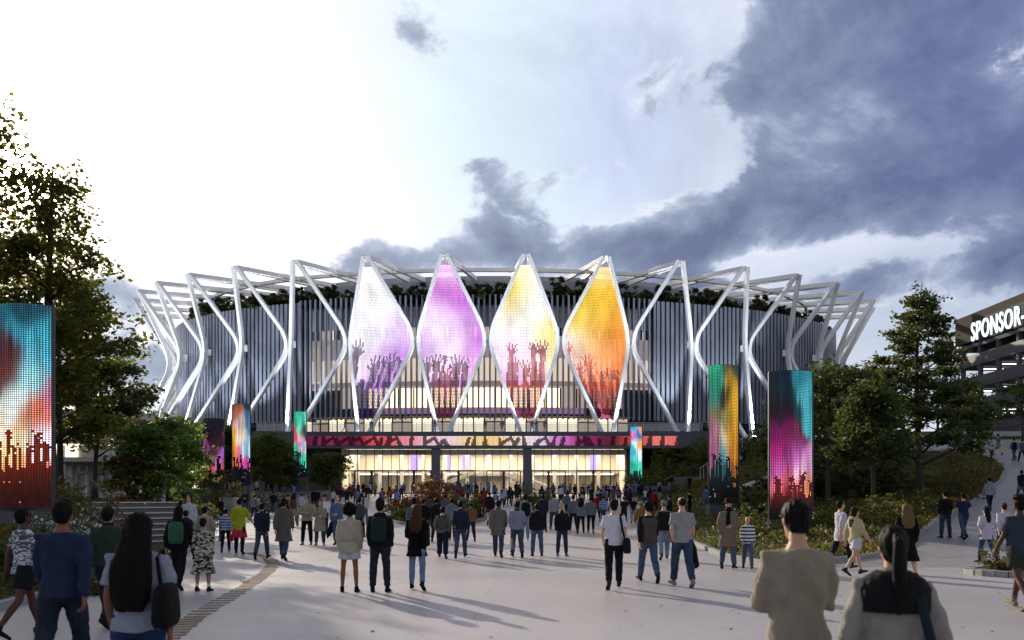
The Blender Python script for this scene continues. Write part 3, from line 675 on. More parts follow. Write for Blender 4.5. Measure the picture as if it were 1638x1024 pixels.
# long ribbon on the slab
x0, x1, z0, z1 = P(490, 0, 104.9).x, P(1085, 0, 104.9).x, 8.93, 10.16
nu, nv = 300, 9; uu, vv = np.meshgrid((np.arange(nu)+.5)/nu, (np.arange(nv)+.5)/nv, indexing='ij')
c = field([(.0, .5, '#5a1838'), (.05, .5, '#8a2858'), (.12, .5, '#6e1c40'), (.2, .5, '#d8505c'), (.27, .5, '#e88a98'), (.33, .5, '#f0c0d0'), (.38, .5, '#f2d4e8'), (.43, .5, '#f4d8a0'), (.5, .5, '#f6d090'), (.57, .5, '#f3e0d0'), (.62, .5, '#eed8f0'), (.68, .5, '#d070c0'), (.75, .5, '#9a2f70'), (.81, .5, '#5a1c30'), (.88, .5, '#c04848'), (.95, .5, '#e88078'), (1, .5, '#d86868')], uu, vv, .035, 2)*1.5
S = []; rr = random.Random(5)
for i in range(30):
    x = .02+i*.0335+rr.uniform(-.008, .008); S += [(x*48.6, -.3, x*48.6+rr.uniform(-.5, .5), rr.uniform(.6, 1.6), rr.uniform(.2, .42), rr.uniform(.12, .3))]
    if rr.random() < .4: S += [(x*48.6, .2, x*48.6+1.3, 1.0, .25, .2), (x*48.6+1.3, 1.0, x*48.6+1.9, -.1, .2, .25)]
M = caps(uu*48.6, vv*1.23, S); c[M] = c[M]*.12+np.array([.02, .003, .003])
o = link('led_ribbon', screen_mesh('led_ribbon', lambda a, b: (x0+(x1-x0)*a, 104.86, z0+(z1-z0)*b), nu, nv, c, .74, .74), arena); o.matrix_parent_inverse = Matrix.Translation((-X0, -D, -2.6))
tag(o, 'long pink and amber LED ribbon with dark arms')
m = MB(); m.box(((x0+x1)/2, 104.9, (z0+z1)/2), (x1-x0, .03, z1-z0)); ap(m, 'ribbon_backing', GRIDM)
# uplights at the feet of the ribs
for k in range(4, 12):
    for s in (-1, 1):
        if s*(k-7.5) < 0: continue
        b = ell(RB, A0+DEL*k+s*.010, ZB); m = MB(); m.box((b.x, b.y-.85, 10.85), (.5, .3, .16)); m.mi = 1; m.box((b.x, b.y-.85, 10.95), (.4, .22, .06))
        o = m.build('uplight', [DARK, emit('uplight_lens', (.9, .95, 1), 60)])
        tag(o, 'small white uplight glowing at the foot of a white rib on the terrace', 'uplight', 'uplights at the feet of the ribs')
for k in range(0, 16):
    foot = ell(RB+(2.6 if 4 <= k <= 11 else 5), A0+DEL*k, ZB if 4 <= k <= 11 else 9.0); aim = ell(RW, A0+DEL*k, ZW+3); foot.y = max(foot.y, 105.2) if 4 <= k <= 11 else foot.y
    ld = bpy.data.lights.new('rib_spotlight', 'SPOT'); ld.energy = 26000 if 5 <= k <= 10 else 17000; ld.color = (.88, .93, 1); ld.spot_size = R(64); ld.spot_blend = .6; ld.shadow_soft_size = .25; lo_ = bpy.data.objects.new('rib_spotlight', ld); C.objects.link(lo_); lo_.location = foot; lo_.rotation_euler = (foot-aim).to_track_quat('Z', 'Y').to_euler()

# ---------------------------------------------------------------- LED towers
def crowd(nu, wd, ht, base, amp, seed, n):
    """raised arms of a crowd along the foot of a tower picture"""
    r = random.Random(seed); S = []
    for i in range(n):
        x = wd*(i+.5)/n+r.uniform(-.08, .08); h = base+amp*r.random()**1.5; w = r.uniform(.05, .10)
        S += arm(x, -.2, h, w, r.uniform(-.12, .12), 1.1, seed+i)
        S += [(x+.1, base*r.uniform(.5, .8), x+.1, base*r.uniform(.5, .8)+.02, .13, .13)]
    S += [(0, 0, wd, 0, base*.5, base*.5)]; return S
def led_tower(px, d, ztop, zbot, wd, pts, label, seed, dark='#120608', boost=1.35, base=1.3, amp=.9, n=11, ped=.7, pitch=.09, rot=0, streak=.5, bow=.42, crowdcol=None):
    x = (px-819)/F*d; gz = G(x, d); th = thing('led_tower', label, 'screen tower', (x, d, gz), rot, 'curved LED towers'); zb = zbot-gz; zt = ztop-gz
    nu = max(10, int(wd*1.08/pitch)); nv = int((zt-zb)/pitch); ht = zt-zb
    uu, vv = np.meshgrid((np.arange(nu)+.5)/nu, (np.arange(nv)+.5)/nv, indexing='ij')
    st = hashn(uu*1.0, vv*.18, seed, 14)*.6+hashn(uu*1.0, vv*.3, seed+5, 30)*.4
    wp = (hashn(uu+vv*.8, vv, seed+21, 3)-.5)
    c = field(pts, uu+(st-.5)*.14+wp*.35, vv+(st-.5)*.20*streak+wp*.10, .17, .065)*(.35+1.35*st)[..., None]*boost*1.25
    M = caps(uu*wd, vv*ht, crowd(nu, wd, ht, base, amp, seed, n)); spark = hashn(uu, vv, seed+9, 41) > .93
    dk = np.array(lin(dark)); cc = dk*(.5+1.0*hashn(uu, vv, seed+3, 25)[..., None])
    if crowdcol: cc = cc+np.array(lin(crowdcol))*(np.clip(vv*ht/base, 0, 1)**2)[..., None]*.5
    c = np.where(M[..., None], cc, c); c = np.where((M & spark)[..., None], c+.25, c)
    # a lens-shaped tube: front sheet bows towards the plaza
    def pos(u, v, o=0): 
        a = (u-.5)*2; return (a*wd/2, -bow*(1-a*a)-o, zb+ht*v)
    sc = link('screen', screen_mesh('screen', lambda u, v: pos(u, v, .02), nu, nv, c, .70, .70), th)
    m = MB(); seg = 14
    for sgn in (1, -1):
        for j in range(nv+1):
            v = j/nv
            pp_ = [Vector((q[0], q[1]*sgn, q[2])) for q in (pos(i/seg, v) for i in range(seg+1))]
            if sgn == -1 and j % 6: continue
            for a, b in zip(pp_[:-1], pp_[1:]): m.bar(a, b, .028 if sgn == 1 else .03, .028)
        for i in range(0, nu+1, 1 if sgn == 1 else 3):
            q = pos(i/nu, 0); m.bar((q[0], q[1]*sgn, zb), (q[0], q[1]*sgn, zt), .028)
    m.build('grid', GRIDM, th)
    # dark smoked backing sheet inside the tube
    m = MB()
    for i in range(seg):
        a, b = pos(i/seg, 0), pos((i+1)/seg, 0); m.add([(a[0], -a[1]*.9, zb), (b[0], -b[1]*.9, zb), (b[0], -b[1]*.9, zt), (a[0], -a[1]*.9, zt)], [(0, 1, 2, 3)])
    m.build('backing', glassmat('smoked_sheet', (.16, .17, .19), .08, .1), th)
    m = MB()
    for s in (-1, 1): m.box((s*(wd/2+.03), 0, (zb+zt)/2), (.07, .12, ht))
    m.box((0, 0, zb-.06), (wd+.1, .5, .1)); m.build('frame', DARK, th)
    m = MB(); m.box((0, 0, (zb-.12)/2-.2), (wd+.25, 1.15, zb-.12+.4)); m.build('pedestal', mat('pedestal_concrete', (.085, .088, .095), .75, var=.25, scale=3, bump=.2), th)
    return th
led_tower(37, 25, CAMH+310*25/F, CAMH-12*25/F, 1.82, [(.2, .97, '#20566a'), (.7, .97, '#17404e'), (.5, .85, '#2f8098'), (.9, .85, '#3c98b0'), (.4, .75, '#48262a'), (.75, .7, '#58a8bc'), (.35, .62, '#5a2a26'), (.65, .6, '#8ed0dc'), (.95, .55, '#a05870'), (.45, .5, '#d8e8e8'), (.3, .42, '#f0d8c0'), (.75, .45, '#d86a48'), (.55, .33, '#f4e0a8'), (.9, .33, '#e8d8e8'), (.3, .28, '#f6d890'), (.6, .24, '#f0a860'), (.9, .2, '#c05048'), (.3, .16, '#c8582c'), (.6, .1, '#8a2c20'), (.5, .02, '#4a1a14')],
    'tall LED tower at the left edge, teal above and fiery red crowd below', 101, '#3a100a', 1.6, 1.5, .7, 12, ped=.9, pitch=.068, crowdcol='#b03c20')
led_tower(341.5, 70, CAMH+130*70/F, CAMH+18*70/F, 1.8, [(.5, 1, '#161420'), (.4, .8, '#20101e'), (.5, .65, '#331428'), (.15, .5, '#a03a98'), (.6, .5, '#5a1c48'), (.9, .42, '#c070d8'), (.5, .38, '#c03a88'), (.7, .3, '#e06a88'), (.4, .25, '#d8503c'), (.5, .1, '#381410')],
    'LED tower with a dark purple picture, shortest of the left row', 111, '#150a08', 1.1, 1.9, .7, 10, pitch=.105)
led_tower(386, 82, CAMH+153*82/F, CAMH+24*82/F, 1.8, [(.3, 1, '#4a4038'), (.8, 1, '#203848'), (.35, .9, '#b06048'), (.8, .85, '#4a7a9a'), (.5, .78, '#d8b8b8'), (.9, .7, '#3a90c0'), (.2, .65, '#e8b038'), (.55, .6, '#f0d8c0'), (.9, .5, '#9ad0e8'), (.2, .48, '#e8a030'), (.6, .45, '#e878a0'), (.3, .36, '#d87838'), (.65, .36, '#d04a98'), (.5, .1, '#20242c')],
    'LED tower with a yellow, blue and pink picture beside the purple one', 121, '#0c0d12', 1.25, 2.2, .8, 10, pitch=.105)
led_tower(480, 99, CAMH+141*99/F, CAMH+38*99/F, 1.5, [(.5, 1, '#30b890'), (.3, .85, '#30a880'), (.8, .9, '#58c8b8'), (.6, .75, '#70d8b8'), (.9, .7, '#304840'), (.2, .62, '#d05060'), (.6, .6, '#e8b8c0'), (.5, .5, '#c868c8'), (.2, .4, '#38c898'), (.8, .42, '#d8d0e8'), (.4, .3, '#302848'), (.8, .25, '#48d8a8'), (.5, .12, '#181a22')],
    'small green and mint LED tower left of the lobby', 131, '#10121a', 1.35, 1.2, .8, 7, pitch=.11)
led_tower(1017.5, 97, CAMH+117*97/F, CAMH+27*97/F, 1.4, [(.3, 1, '#3ab0e0'), (.8, 1, '#e0a878'), (.2, .85, '#e870b8'), (.7, .85, '#2f78c0'), (.4, .7, '#d8f0f8'), (.8, .7, '#e8a838'), (.3, .55, '#48c8e8'), (.7, .55, '#e8f8f8'), (.5, .42, '#60e8d8'), (.2, .3, '#30c098'), (.8, .28, '#48d8b8'), (.5, .1, '#153838')],
    'small sky blue LED tower at the right end of the lobby', 141, '#0c1a1c', 1.4, .8, .6, 6, pitch=.11)
led_tower(1157.5, 50, CAMH+215*50/F, CAMH-5*50/F, 1.78, [(.1, 1, '#38b890'), (.5, 1, '#48604a'), (.9, 1, '#38483c'), (.2, .88, '#2f9878'), (.75, .9, '#c89a30'), (.15, .75, '#389080'), (.5, .78, '#243028'), (.85, .75, '#e8b030'), (.2, .62, '#787858'), (.6, .62, '#8a8048'), (.9, .6, '#e8a830'), (.1, .5, '#b87890'), (.4, .5, '#c8c0a0'), (.85, .48, '#e8a030'), (.15, .4, '#b85888'), (.5, .4, '#4a9098'), (.85, .38, '#d88a30'), (.5, .28, '#285058'), (.85, .25, '#a06028'), (.5, .1, '#14181a')],
    'tallest LED tower on the right, green and amber over black', 151, '#0b0c0c', 1.15, 1.9, 1.1, 9, ped=.8, pitch=.09, crowdcol='#1c4048')
led_tower(1265, 35.5, CAMH+205*35.5/F, CAMH-31*35.5/F, 1.86, [(.3, 1, '#122430'), (.85, 1, '#2f8098'), (.4, .85, '#142630'), (.9, .85, '#48a8b8'), (.2, .7, '#241824'), (.7, .72, '#1c3840'), (.95, .7, '#50b8c8'), (.15, .58, '#7a1c58'), (.6, .55, '#6a2848'), (.2, .45, '#a82878'), (.6, .44, '#b858b0'), (.9, .4, '#d898c8'), (.3, .35, '#c058a8'), (.7, .34, '#e8c0d8'), (.4, .27, '#e86a70'), (.8, .24, '#e88a60'), (.5, .15, '#902c30'), (.5, .05, '#301014')],
    'LED tower with a teal and magenta picture behind the man in beige', 161, '#16080a', 1.25, 1.15, .65, 12, ped=.8, pitch=.068, crowdcol='#a03840')
# ---------------------------------------------------------------- people
from mathutils import noise as mnoise
def leg(s, a, b, k, p): return dict(s=s, a=R(a), b=R(b), k=R(k), p=R(p))
# legs: (thigh forward, abduction, knee flex, foot pitch); arms: (forward, abduction, elbow flex, forearm inward)
POSE = {
 'walkL': dict(l=[(20, 2, 6, 12), (-15, 2, 22, -32)], a=[(-20, 9, 14, 4), (18, 9, 22, 8)]),
 'walkR': dict(l=[(-15, 2, 22, -32), (20, 2, 6, 12)], a=[(18, 9, 22, 8), (-20, 9, 14, 4)]),
 'stepL': dict(l=[(2, 2, 3, 0), (-2, 3, 42, -38)], a=[(6, 10, 16, 6), (-6, 10, 14, 6)]),
 'stepR': dict(l=[(-2, 3, 42, -38), (2, 2, 3, 0)], a=[(-6, 10, 14, 6), (6, 10, 16, 6)]),
 'wide': dict(l=[(12, 4, 4, 5), (-12, 4, 10, -15)], a=[(-10, 13, 16, 4), (10, 13, 22, 4)]),
 'stand': dict(l=[(1, 5, 2, 0), (-1, 5, 3, 0)], a=[(2, 9, 12, 6), (-2, 9, 14, 6)]),
 'shift': dict(l=[(-1, 3, 2, 0), (9, 9, 14, 0)], a=[(4, 10, 20, 10), (0, 10, 14, 6)], yaw=-18),
 'fold': dict(l=[(1, 5, 2, 0), (3, 6, 5, 0)], a=[(14, 9, 82, 34), (16, 9, 86, 34)], pitch=-14),
 'phone': dict(l=[(2, 4, 2, 0), (-2, 5, 4, 0)], a=[(16, 8, 80, 32), (34, 10, 112, 24)], yaw=10),
 'pocket': dict(l=[(16, 2, 5, 8), (-12, 2, 18, -26)], a=[(-16, 15, 34, 22), (-14, 14, 32, 20)]),
 'hands': dict(l=[(3, 4, 2, 0), (-3, 4, 3, 0)], a=[(-6, 20, 52, 36), (-6, 20, 52, 36)]),
 'hip': dict(l=[(8, 5, 5, 0), (-9, 6, 20, -22)], a=[(-24, 30, 62, 48), (-20, 26, 60, 44)]),
 'carryR': dict(l=[(14, 2, 5, 8), (-12, 2, 16, -22)], a=[(-10, 10, 22, 18), (10, 11, 34, 2)]),
 'reach': dict(l=[(14, 3, 5, 8), (-12, 3, 20, -26)], a=[(-4, 10, 16, 4), (10, 26, 18, -14)]),
 'sit': dict(l=[(84, 6, 80, 0), (84, 6, 84, 0)], a=[(22, 8, 50, 24), (22, 8, 50, 24)]),
 'armhold': dict(l=[(10, 3, 5, 5), (-9, 3, 14, -18)], a=[(6, 12, 70, 52), (-8, 10, 18, 8)]),
 'bagarm': dict(l=[(4, 3, 3, 0), (-14, 8, 12, -30)], a=[(8, 11, 50, 42), (-4, 14, 66, 50)]),
}
BT = [(.80, .166, .12, -.005), (.86, .172, .124, -.008), (.92, .168, .118, -.006), (1.0, .152, .104, 0), (1.1, .145, .098, .004), (1.2, .157, .106, .004), (1.30, .170, .112, 0), (1.37, .166, .104, -.006), (1.42, .132, .086, -.012), (1.462, .083, .068, -.014), (1.50, .060, .058, -.01), (1.56, .056, .058, .002)]
class Sk:
    """joint positions for a pose"""
    def __init__(s, name):
        p = POSE[name]; s.leg = []; lo = 9
        for sd, (a, b, k, pt) in zip((-1, 1), p['l']):
            a, b, k, pt = R(a), R(b), R(k), R(pt); hip = Vector((sd*.092, 0, .93)); d1 = Vector((sd*math.sin(b), math.sin(a), -math.cos(a)*math.cos(b))).normalized()
            kn = hip+d1*.44; d2 = Vector((sd*math.sin(b)*.6, math.sin(a-k), -math.cos(a-k))).normalized(); an = kn+d2*.41
            f = Vector((sd*.12, math.cos(pt), math.sin(pt))).normalized(); n = Vector((0, -math.sin(pt), math.cos(pt)))
            heel = an-f*.07-n*.082; toe = an+f*.19-n*.082; lo = min(lo, heel.z, toe.z); s.leg.append([hip, kn, an, f, n])
        s.drop = lo; dz = Vector((0, 0, -lo)); s.leg = [[hip+dz, kn+dz, an+dz, f, n] for hip, kn, an, f, n in s.leg]
        s.z = -lo; s.arm = []
        for sd, (a, b, fl, i) in zip((-1, 1), p['a']):
            a, b, fl, i = R(a), R(b), R(fl), R(i); sh = Vector((sd*.172, -.008, 1.388))+dz; d1 = Vector((sd*math.sin(b), math.sin(a)*math.cos(b), -math.cos(a)*math.cos(b))).normalized(); el = sh+d1*.285
            q = a+fl; d2 = Vector((-sd*math.sin(i)+sd*math.sin(b)*.5*math.cos(i), math.sin(q)*math.cos(i), -math.cos(q)*math.cos(i))).normalized(); s.arm.append([sh, el, el+d2*.25, d2, sd])
        s.yaw, s.pitch = R(p.get('yaw', 0)), R(p.get('pitch', 0))
    def head(s, mb):
        """turn a head-space builder (standing coordinates) onto this pose"""
        M = Matrix.Translation((0, 0, s.z+1.53)) @ Euler((s.pitch, 0, s.yaw)).to_matrix().to_4x4() @ Matrix.Translation((0, 0, -1.53))
        mb.v = [tuple(M @ Vector(v)) for v in mb.v]; return mb
_sk = {}
def sk(n):
    if n not in _sk: _sk[n] = Sk(n)
    return _sk[n]
def torso(mb, S, inf, zlo, zhi, flare=0, n=22, wide=0):
    rs = []
    if zlo < .80: rs.append((zlo+S.z, .172+inf+flare, .126+inf+flare*.8, -.005))
    for z, rx, ry, cy in BT:
        if z < zlo-.001 or z > zhi+.001: continue
        rs.append((z+S.z, rx+inf+(wide if z > 1.15 and z < 1.44 else 0)+(max(0, .05-inf)*.0), ry+inf, cy))
    mb.rings(rs, n)
def m_body(pose):
    S = sk(pose); mb = MB(); torso(mb, S, -.006, .84, 1.56)
    for hip, kn, an, f, n in S.leg: mb.tube([hip+Vector((0, 0, .03)), hip.lerp(kn, .35), hip.lerp(kn, .75), kn, kn.lerp(an, .3)-Vector((0, .012, 0)), kn.lerp(an, .7), an, an-n*.03], [.082, .078, .060, .052, .056, .042, .034, .036], 12)
    for sh, el, wr, d, sd in S.arm: mb.tube([sh-Vector((sd*.03, 0, -.01)), sh, sh.lerp(el, .5), el, el.lerp(wr, .35), wr, wr+d*.02], [.044, .045, .042, .037, .037, .025, .024], 10)
    h = MB(); h.rings([(1.522, .022, .02, .062), (1.535, .040, .036, .052), (1.56, .055, .06, .035), (1.59, .064, .078, .018), (1.62, .070, .088, .010), (1.66, .0745, .096, .004), (1.70, .073, .094, -.003), (1.73, .060, .076, -.008), (1.748, .035, .046, -.01), (1.754, .008, .01, -.01)], 18)
    h.tube([(0, .090, 1.655), (0, .108, 1.625), (0, .113, 1.612), (0, .095, 1.600)], [.008, .012, .015, .012], 8, up=(1, 0, 0))
    for sd in (-1, 1): h.ball((sd*.077, -.004, 1.628), (.010, .020, .032), 8, 6); h.ball((sd*.033, .080, 1.662), (.024, .014, .008), 8, 5)
    h.ball((0, .090, 1.575), (.022, .010, .007), 8, 5); h.ball((0, .078, 1.536), (.022, .018, .016), 8, 5)
    S.head(h); mb.add(h.v, h.f); return mb
def m_hands(pose):
    """palm, four curled fingers of unequal length and a thumb, per side"""
    S = sk(pose); mb = MB()
    for sh, el, wr, d, sd in S.arm:
        d = d.normalized(); side = Vector((-sd, 0, 0)); side = (side-d*side.dot(d)).normalized(); fw = d.cross(side)*(1 if sd > 0 else -1)   # side: palm normal (towards the body); fw: thumb side
        if fw.y < 0: fw = -fw
        mb.tube([wr-d*.015, wr+d*.03, wr+d*.075, wr+d*.095], [(.027, .019), (.036, .016), (.041, .015), (.038, .013)], 10, up=tuple(side))
        for i, L in enumerate((.066, .076, .070, .054)):
            b = wr+d*.092+fw*(.027-.018*i); c = .32+.10*i; p1 = b+(d*math.cos(c)+side*math.sin(c))*L*.5; c2 = c+.55; p2 = p1+(d*math.cos(c2)+side*math.sin(c2))*L*.32; c3 = c2+.5; p3 = p2+(d*math.cos(c3)+side*math.sin(c3))*L*.24
            mb.tube([b-d*.012, p1, p2, p3], [.0092, .0088, .0078, .0058], 7, up=tuple(fw))
        b = wr+d*.028+fw*.030; p1 = b+(d*.72+fw*.62+side*.2).normalized()*.036; p2 = p1+(d*.93+fw*.15+side*.3).normalized()*.028; mb.tube([wr+d*.018+fw*.016, b, p1, p2], [.012, .0125, .0105, .007], 7, up=tuple(side))
    return mb
TOPS = {'tee': (.020, .84, 'short', 0, .0), 'long': (.024, .84, 'long', 0, .0), 'hoodie': (.032, .83, 'long', 0, .01), 'jacket': (.042, .82, 'long', .0, .012), 'bomber': (.040, .90, 'long', 0, .012), 'coat': (.048, .55, 'long', .055, .012), 'midcoat': (.046, .68, 'long', .03, .012),
        'puffer': (.058, .80, 'long', .01, .02), 'dress': (.030, .42, 'long', .10, 0), 'vest': (.038, .86, 'none', 0, .0), 'crop': (.020, .98, 'short', 0, 0), 'longtee': (.030, .72, 'elbow', .01, .01), 'loose': (.034, .80, 'elbow', .0, .01)}
def m_top(pose, kind, hood=False):
    S = sk(pose); inf, zlo, sl, fl, wd = TOPS[kind]; mb = MB(); torso(mb, S, inf, zlo, 1.465 if kind != 'vest' else 1.43, fl, wide=wd*.4)
    if kind in ('jacket', 'coat', 'midcoat', 'puffer', 'hoodie', 'bomber'): mb.rings([(1.44+S.z, .105, .088, -.015), (1.48+S.z, .082, .078, -.012), (1.515+S.z, .074, .074, -.008)], 16)
    if hood: mb.ball((0, -.095, 1.465+S.z), (.125, .065, .062), 14, 8); mb.tube([(-.10, -.02, 1.48+S.z), (0, -.11, 1.50+S.z), (.10, -.02, 1.48+S.z)], .035, 8)
    if kind == 'bomber': mb.rings([(.885+S.z, .18+inf*.5, .132+inf*.5, -.006), (.93+S.z, .186+inf, .136+inf, -.006)], 22)
    if kind == 'puffer':
        for z in (.80, .88, .96, 1.05, 1.14, 1.23, 1.32): mb.rings([(z-.03+S.z, .17, .13), (z+S.z, .205+inf*.4, .152+inf*.4), (z+.03+S.z, .17, .13)], 20)
    if sl != 'none':
        for sh, el, wr, d, sd in S.arm:
            i2 = inf*.72; P_ = [sh-Vector((sd*.07, 0, -.012)), sh+Vector((sd*.006, 0, .008)), sh.lerp(el, .28), sh.lerp(el, .62)]; Rr = [.056+i2*.3, .058+i2*.6, .053+i2, .048+i2]
            if sl == 'short': P_[3] = sh.lerp(el, .66); Rr[3] = .056+i2
            elif sl == 'elbow': P_ += [el, el.lerp(wr, .25)]; Rr += [.046+i2, .044+i2]
            else: P_ += [el, el.lerp(wr, .4), wr-d*.005]; Rr += [.043+i2, .040+i2*.9, .031+i2*.7]
            mb.tube(P_, Rr, 12)
    return mb
BOTS = {'jeans': .020, 'slim': .012, 'loose': .036, 'shorts': .036, 'skirt': 0}
def m_bot(pose, kind):
    S = sk(pose); mb = MB()
    if kind == 'skirt':
        mb.rings([(.52+S.z, .25, .21, 0), (.70+S.z, .215, .17, 0), (.86+S.z, .186, .138, -.006), (1.0+S.z, .168, .118, 0)], 24); return mb
    inf = BOTS[kind]; g = inf*.55
    mb.rings([(.80+S.z, .12+g, .092+g, -.004), (.85+S.z, .165+g, .12+g, -.010), (.875+S.z, .160+g, .114+g, -.010), (.92+S.z, .138+g, .094+g, -.006), (.97+S.z, .12+g, .08+g, 0)], 22)
    for sd, (hip, kn, an, f, n) in zip((-1, 1), S.leg):
        b = hip+Vector((0, -.012, 0))
        if kind == 'shorts': mb.tube([hip+Vector((0, 0, .05)), hip.lerp(kn, .3), hip.lerp(kn, .62)], [.088+g, .092+inf, .092+inf], 14)
        else: mb.tube([hip+Vector((0, 0, .05)), b.lerp(kn, .3), b.lerp(kn, .72), kn, kn.lerp(an, .3)-Vector((0, .01, 0)), kn.lerp(an, .7), an.lerp(kn, .06)], [.086+g, .083+inf, .066+inf, .058+inf, .058+inf, .047+inf*1.05, .043+inf*1.2], 14)
    return mb
def m_shoe(pose, i):
    S = sk(pose); hip, kn, an, f, n = S.leg[i]; mb = MB(); o = an-n*.048; f = f.normalized(); up = n.normalized()
    mb.tube([o-f*.078+n*.004, o-f*.062, o-f*.0+n*.002, o+f*.07-n*.008, o+f*.14-n*.017, o+f*.19-n*.022, o+f*.208-n*.024], [(.030, .040), (.040, .050), (.041, .048), (.044, .038), (.047, .034), (.038, .028), (.018, .016)], 12, up=tuple(up)); mb.v = [tuple(Vector(v)+n*max(0, -.082-(Vector(v)-an).dot(n))) for v in mb.v]
    mb.tube([an-n*.03, an+n*.03], [.047, .044], 10); return mb
def hair_shape(kind):
    h = MB(); cap = lambda a=.086, b=.106, c=.100, y=-.014, z=1.663: h.ball((0, y, z), (a, b, c), 18, 12)
    nape = lambda: h.rings([(1.545, .05, .03, -.05), (1.58, .068, .06, -.035), (1.64, .080, .085, -.022)], 14)
    if kind in ('short', 'quiff'): cap(); nape()
    if kind == 'quiff': h.ball((0, .045, 1.745), (.068, .06, .032), 12, 8)
    if kind == 'buzz': cap(.079, .099, .093)
    if kind == 'afro': h.ball((0, -.035, 1.675), (.148, .135, .140), 20, 14)
    if kind == 'curly': h.ball((0, -.024, 1.678), (.112, .118, .114), 18, 12); nape()
    if kind == 'puff': cap(); nape(); h.ball((0, -.01, 1.745), (.098, .10, .062), 16, 10)
    if kind == 'bob': cap(.092, .108, .102); h.rings([(1.50, .092, .06, -.045), (1.56, .105, .078, -.036), (1.66, .094, .09, -.026)], 16)
    if kind == 'long': cap(.090, .108, .102); h.rings([(1.24, .055, .024, -.125), (1.32, .085, .036, -.118), (1.42, .098, .046, -.10), (1.52, .098, .06, -.072), (1.60, .096, .082, -.044), (1.68, .09, .092, -.026)], 16)
    if kind == 'verylong': cap(.094, .112, .104); h.rings([(1.02, .10, .028, -.165), (1.12, .142, .036, -.160), (1.26, .155, .042, -.150), (1.40, .145, .050, -.122), (1.50, .118, .064, -.082), (1.60, .104, .086, -.046), (1.68, .094, .096, -.026)], 18)
    if kind == 'wavy': cap(.096, .112, .104); h.rings([(1.18, .08, .03, -.15), (1.26, .135, .05, -.142), (1.36, .15, .055, -.12), (1.46, .145, .062, -.09), (1.54, .125, .076, -.058), (1.62, .108, .092, -.036), (1.70, .092, .09, -.022)], 18)
    if kind == 'bigcurl': h.ball((0, -.03, 1.67), (.13, .125, .118), 18, 12); h.rings([(1.28, .06, .04, -.10), (1.36, .13, .07, -.09), (1.46, .155, .09, -.06), (1.58, .14, .11, -.04)], 16)
    if kind == 'pony': cap(); nape(); h.tube([(0, -.105, 1.70), (0, -.15, 1.66), (0, -.165, 1.56), (0, -.16, 1.42), (0, -.15, 1.26)], [.026, .034, .042, .040, .014], 10, up=(1, 0, 0))
    return h
def hat_shape(kind):
    h = MB()
    if kind == 'cap': h.rings([(1.655, .088, .110, -.010), (1.70, .088, .109, -.010), (1.74, .074, .092, -.012), (1.768, .04, .05, -.014), (1.775, .008, .01, -.014)], 18); h.rings([(1.668, .066, .062, .115), (1.682, .066, .062, .112)], 16)
    if kind == 'beanie': h.rings([(1.615, .084, .104, -.014), (1.66, .094, .114, -.012), (1.72, .092, .110, -.014), (1.765, .07, .082, -.022), (1.80, .032, .04, -.03), (1.812, .008, .01, -.03)], 18)
    if kind == 'hat': h.rings([(1.668, .155, .168, -.005), (1.680, .155, .168, -.005), (1.684, .100, .118, -.005), (1.75, .092, .110, -.008), (1.785, .078, .095, -.008), (1.79, .02, .02, -.008)], 20)
    return h
HATS = ('cap', 'beanie', 'hat')
# all wanted meshes are collected first and remeshed together
WANT = {}
def want(key, fn, vox, wr=0.0, extra=None):
    if key not in WANT: WANT[key] = [fn, vox, wr, extra, None]
    return key
def bake():
    tmp = []
    for key, w in WANT.items():
        mb = w[0](); me = mb.mesh('_'.join(map(str, key)), ())
        if w[1]:
            o = bpy.data.objects.new('tmp', me); C.objects.link(o); md = o.modifiers.new('r', 'REMESH'); md.mode = 'VOXEL'; md.voxel_size = w[1]; md.use_smooth_shade = True
            sm_ = o.modifiers.new('s', 'SMOOTH'); sm_.factor = .5; sm_.iterations = 3; tmp.append((key, w, o))
        else:
            me.polygons.foreach_set('use_smooth', [True]*len(me.polygons)); w[4] = me
    dg = bpy.context.evaluated_depsgraph_get()
    for key, w, o in tmp:
        me = bpy.data.meshes.new_from_object(o.evaluated_get(dg)); n = len(me.vertices); v = np.empty(n*3, np.float32); me.vertices.foreach_get('co', v); v = v.reshape(-1, 3)
        if w[2]:
            nn = np.empty(n*3, np.float32); me.vertices.foreach_get('normal', nn); nn = nn.reshape(-1, 3); a = w[2]; sc = w[3] or (9, 9, 16)
            d = np.array([mnoise.noise((p[0]*sc[0]+p[2]*3, p[1]*sc[1], p[2]*sc[2]+p[0]*5))+.5*mnoise.noise((p[0]*sc[0]*2.3, p[1]*sc[1]*2.3, p[2]*sc[2]*2.1))+(.6*(.34-abs(mnoise.noise((p[0]*sc[0]*.9+p[2]*4, p[1]*sc[1]*.9, p[2]*sc[2]*.8-p[0]*3)))*1.6) if key[0] in ('top', 'bottom', 'vest') else 0) for p in v.tolist()]); v = v+nn*(d*a)[:, None]
            me.vertices.foreach_set('co', v.astype(np.float32).ravel())
        if isinstance(w[3], str): pass
        me.polygons.foreach_set('use_smooth', [True]*len(me.polygons)); me.update(); w[4] = me; om = o.data; bpy.data.objects.remove(o); bpy.data.meshes.remove(om)
def part(name, key, m, parent):
    me = WANT[key][4]
    if not me.materials: me.materials.append(m)
    o = link(name, me, parent); o.material_slots[0].link = 'OBJECT'; o.material_slots[0].material = m; return o
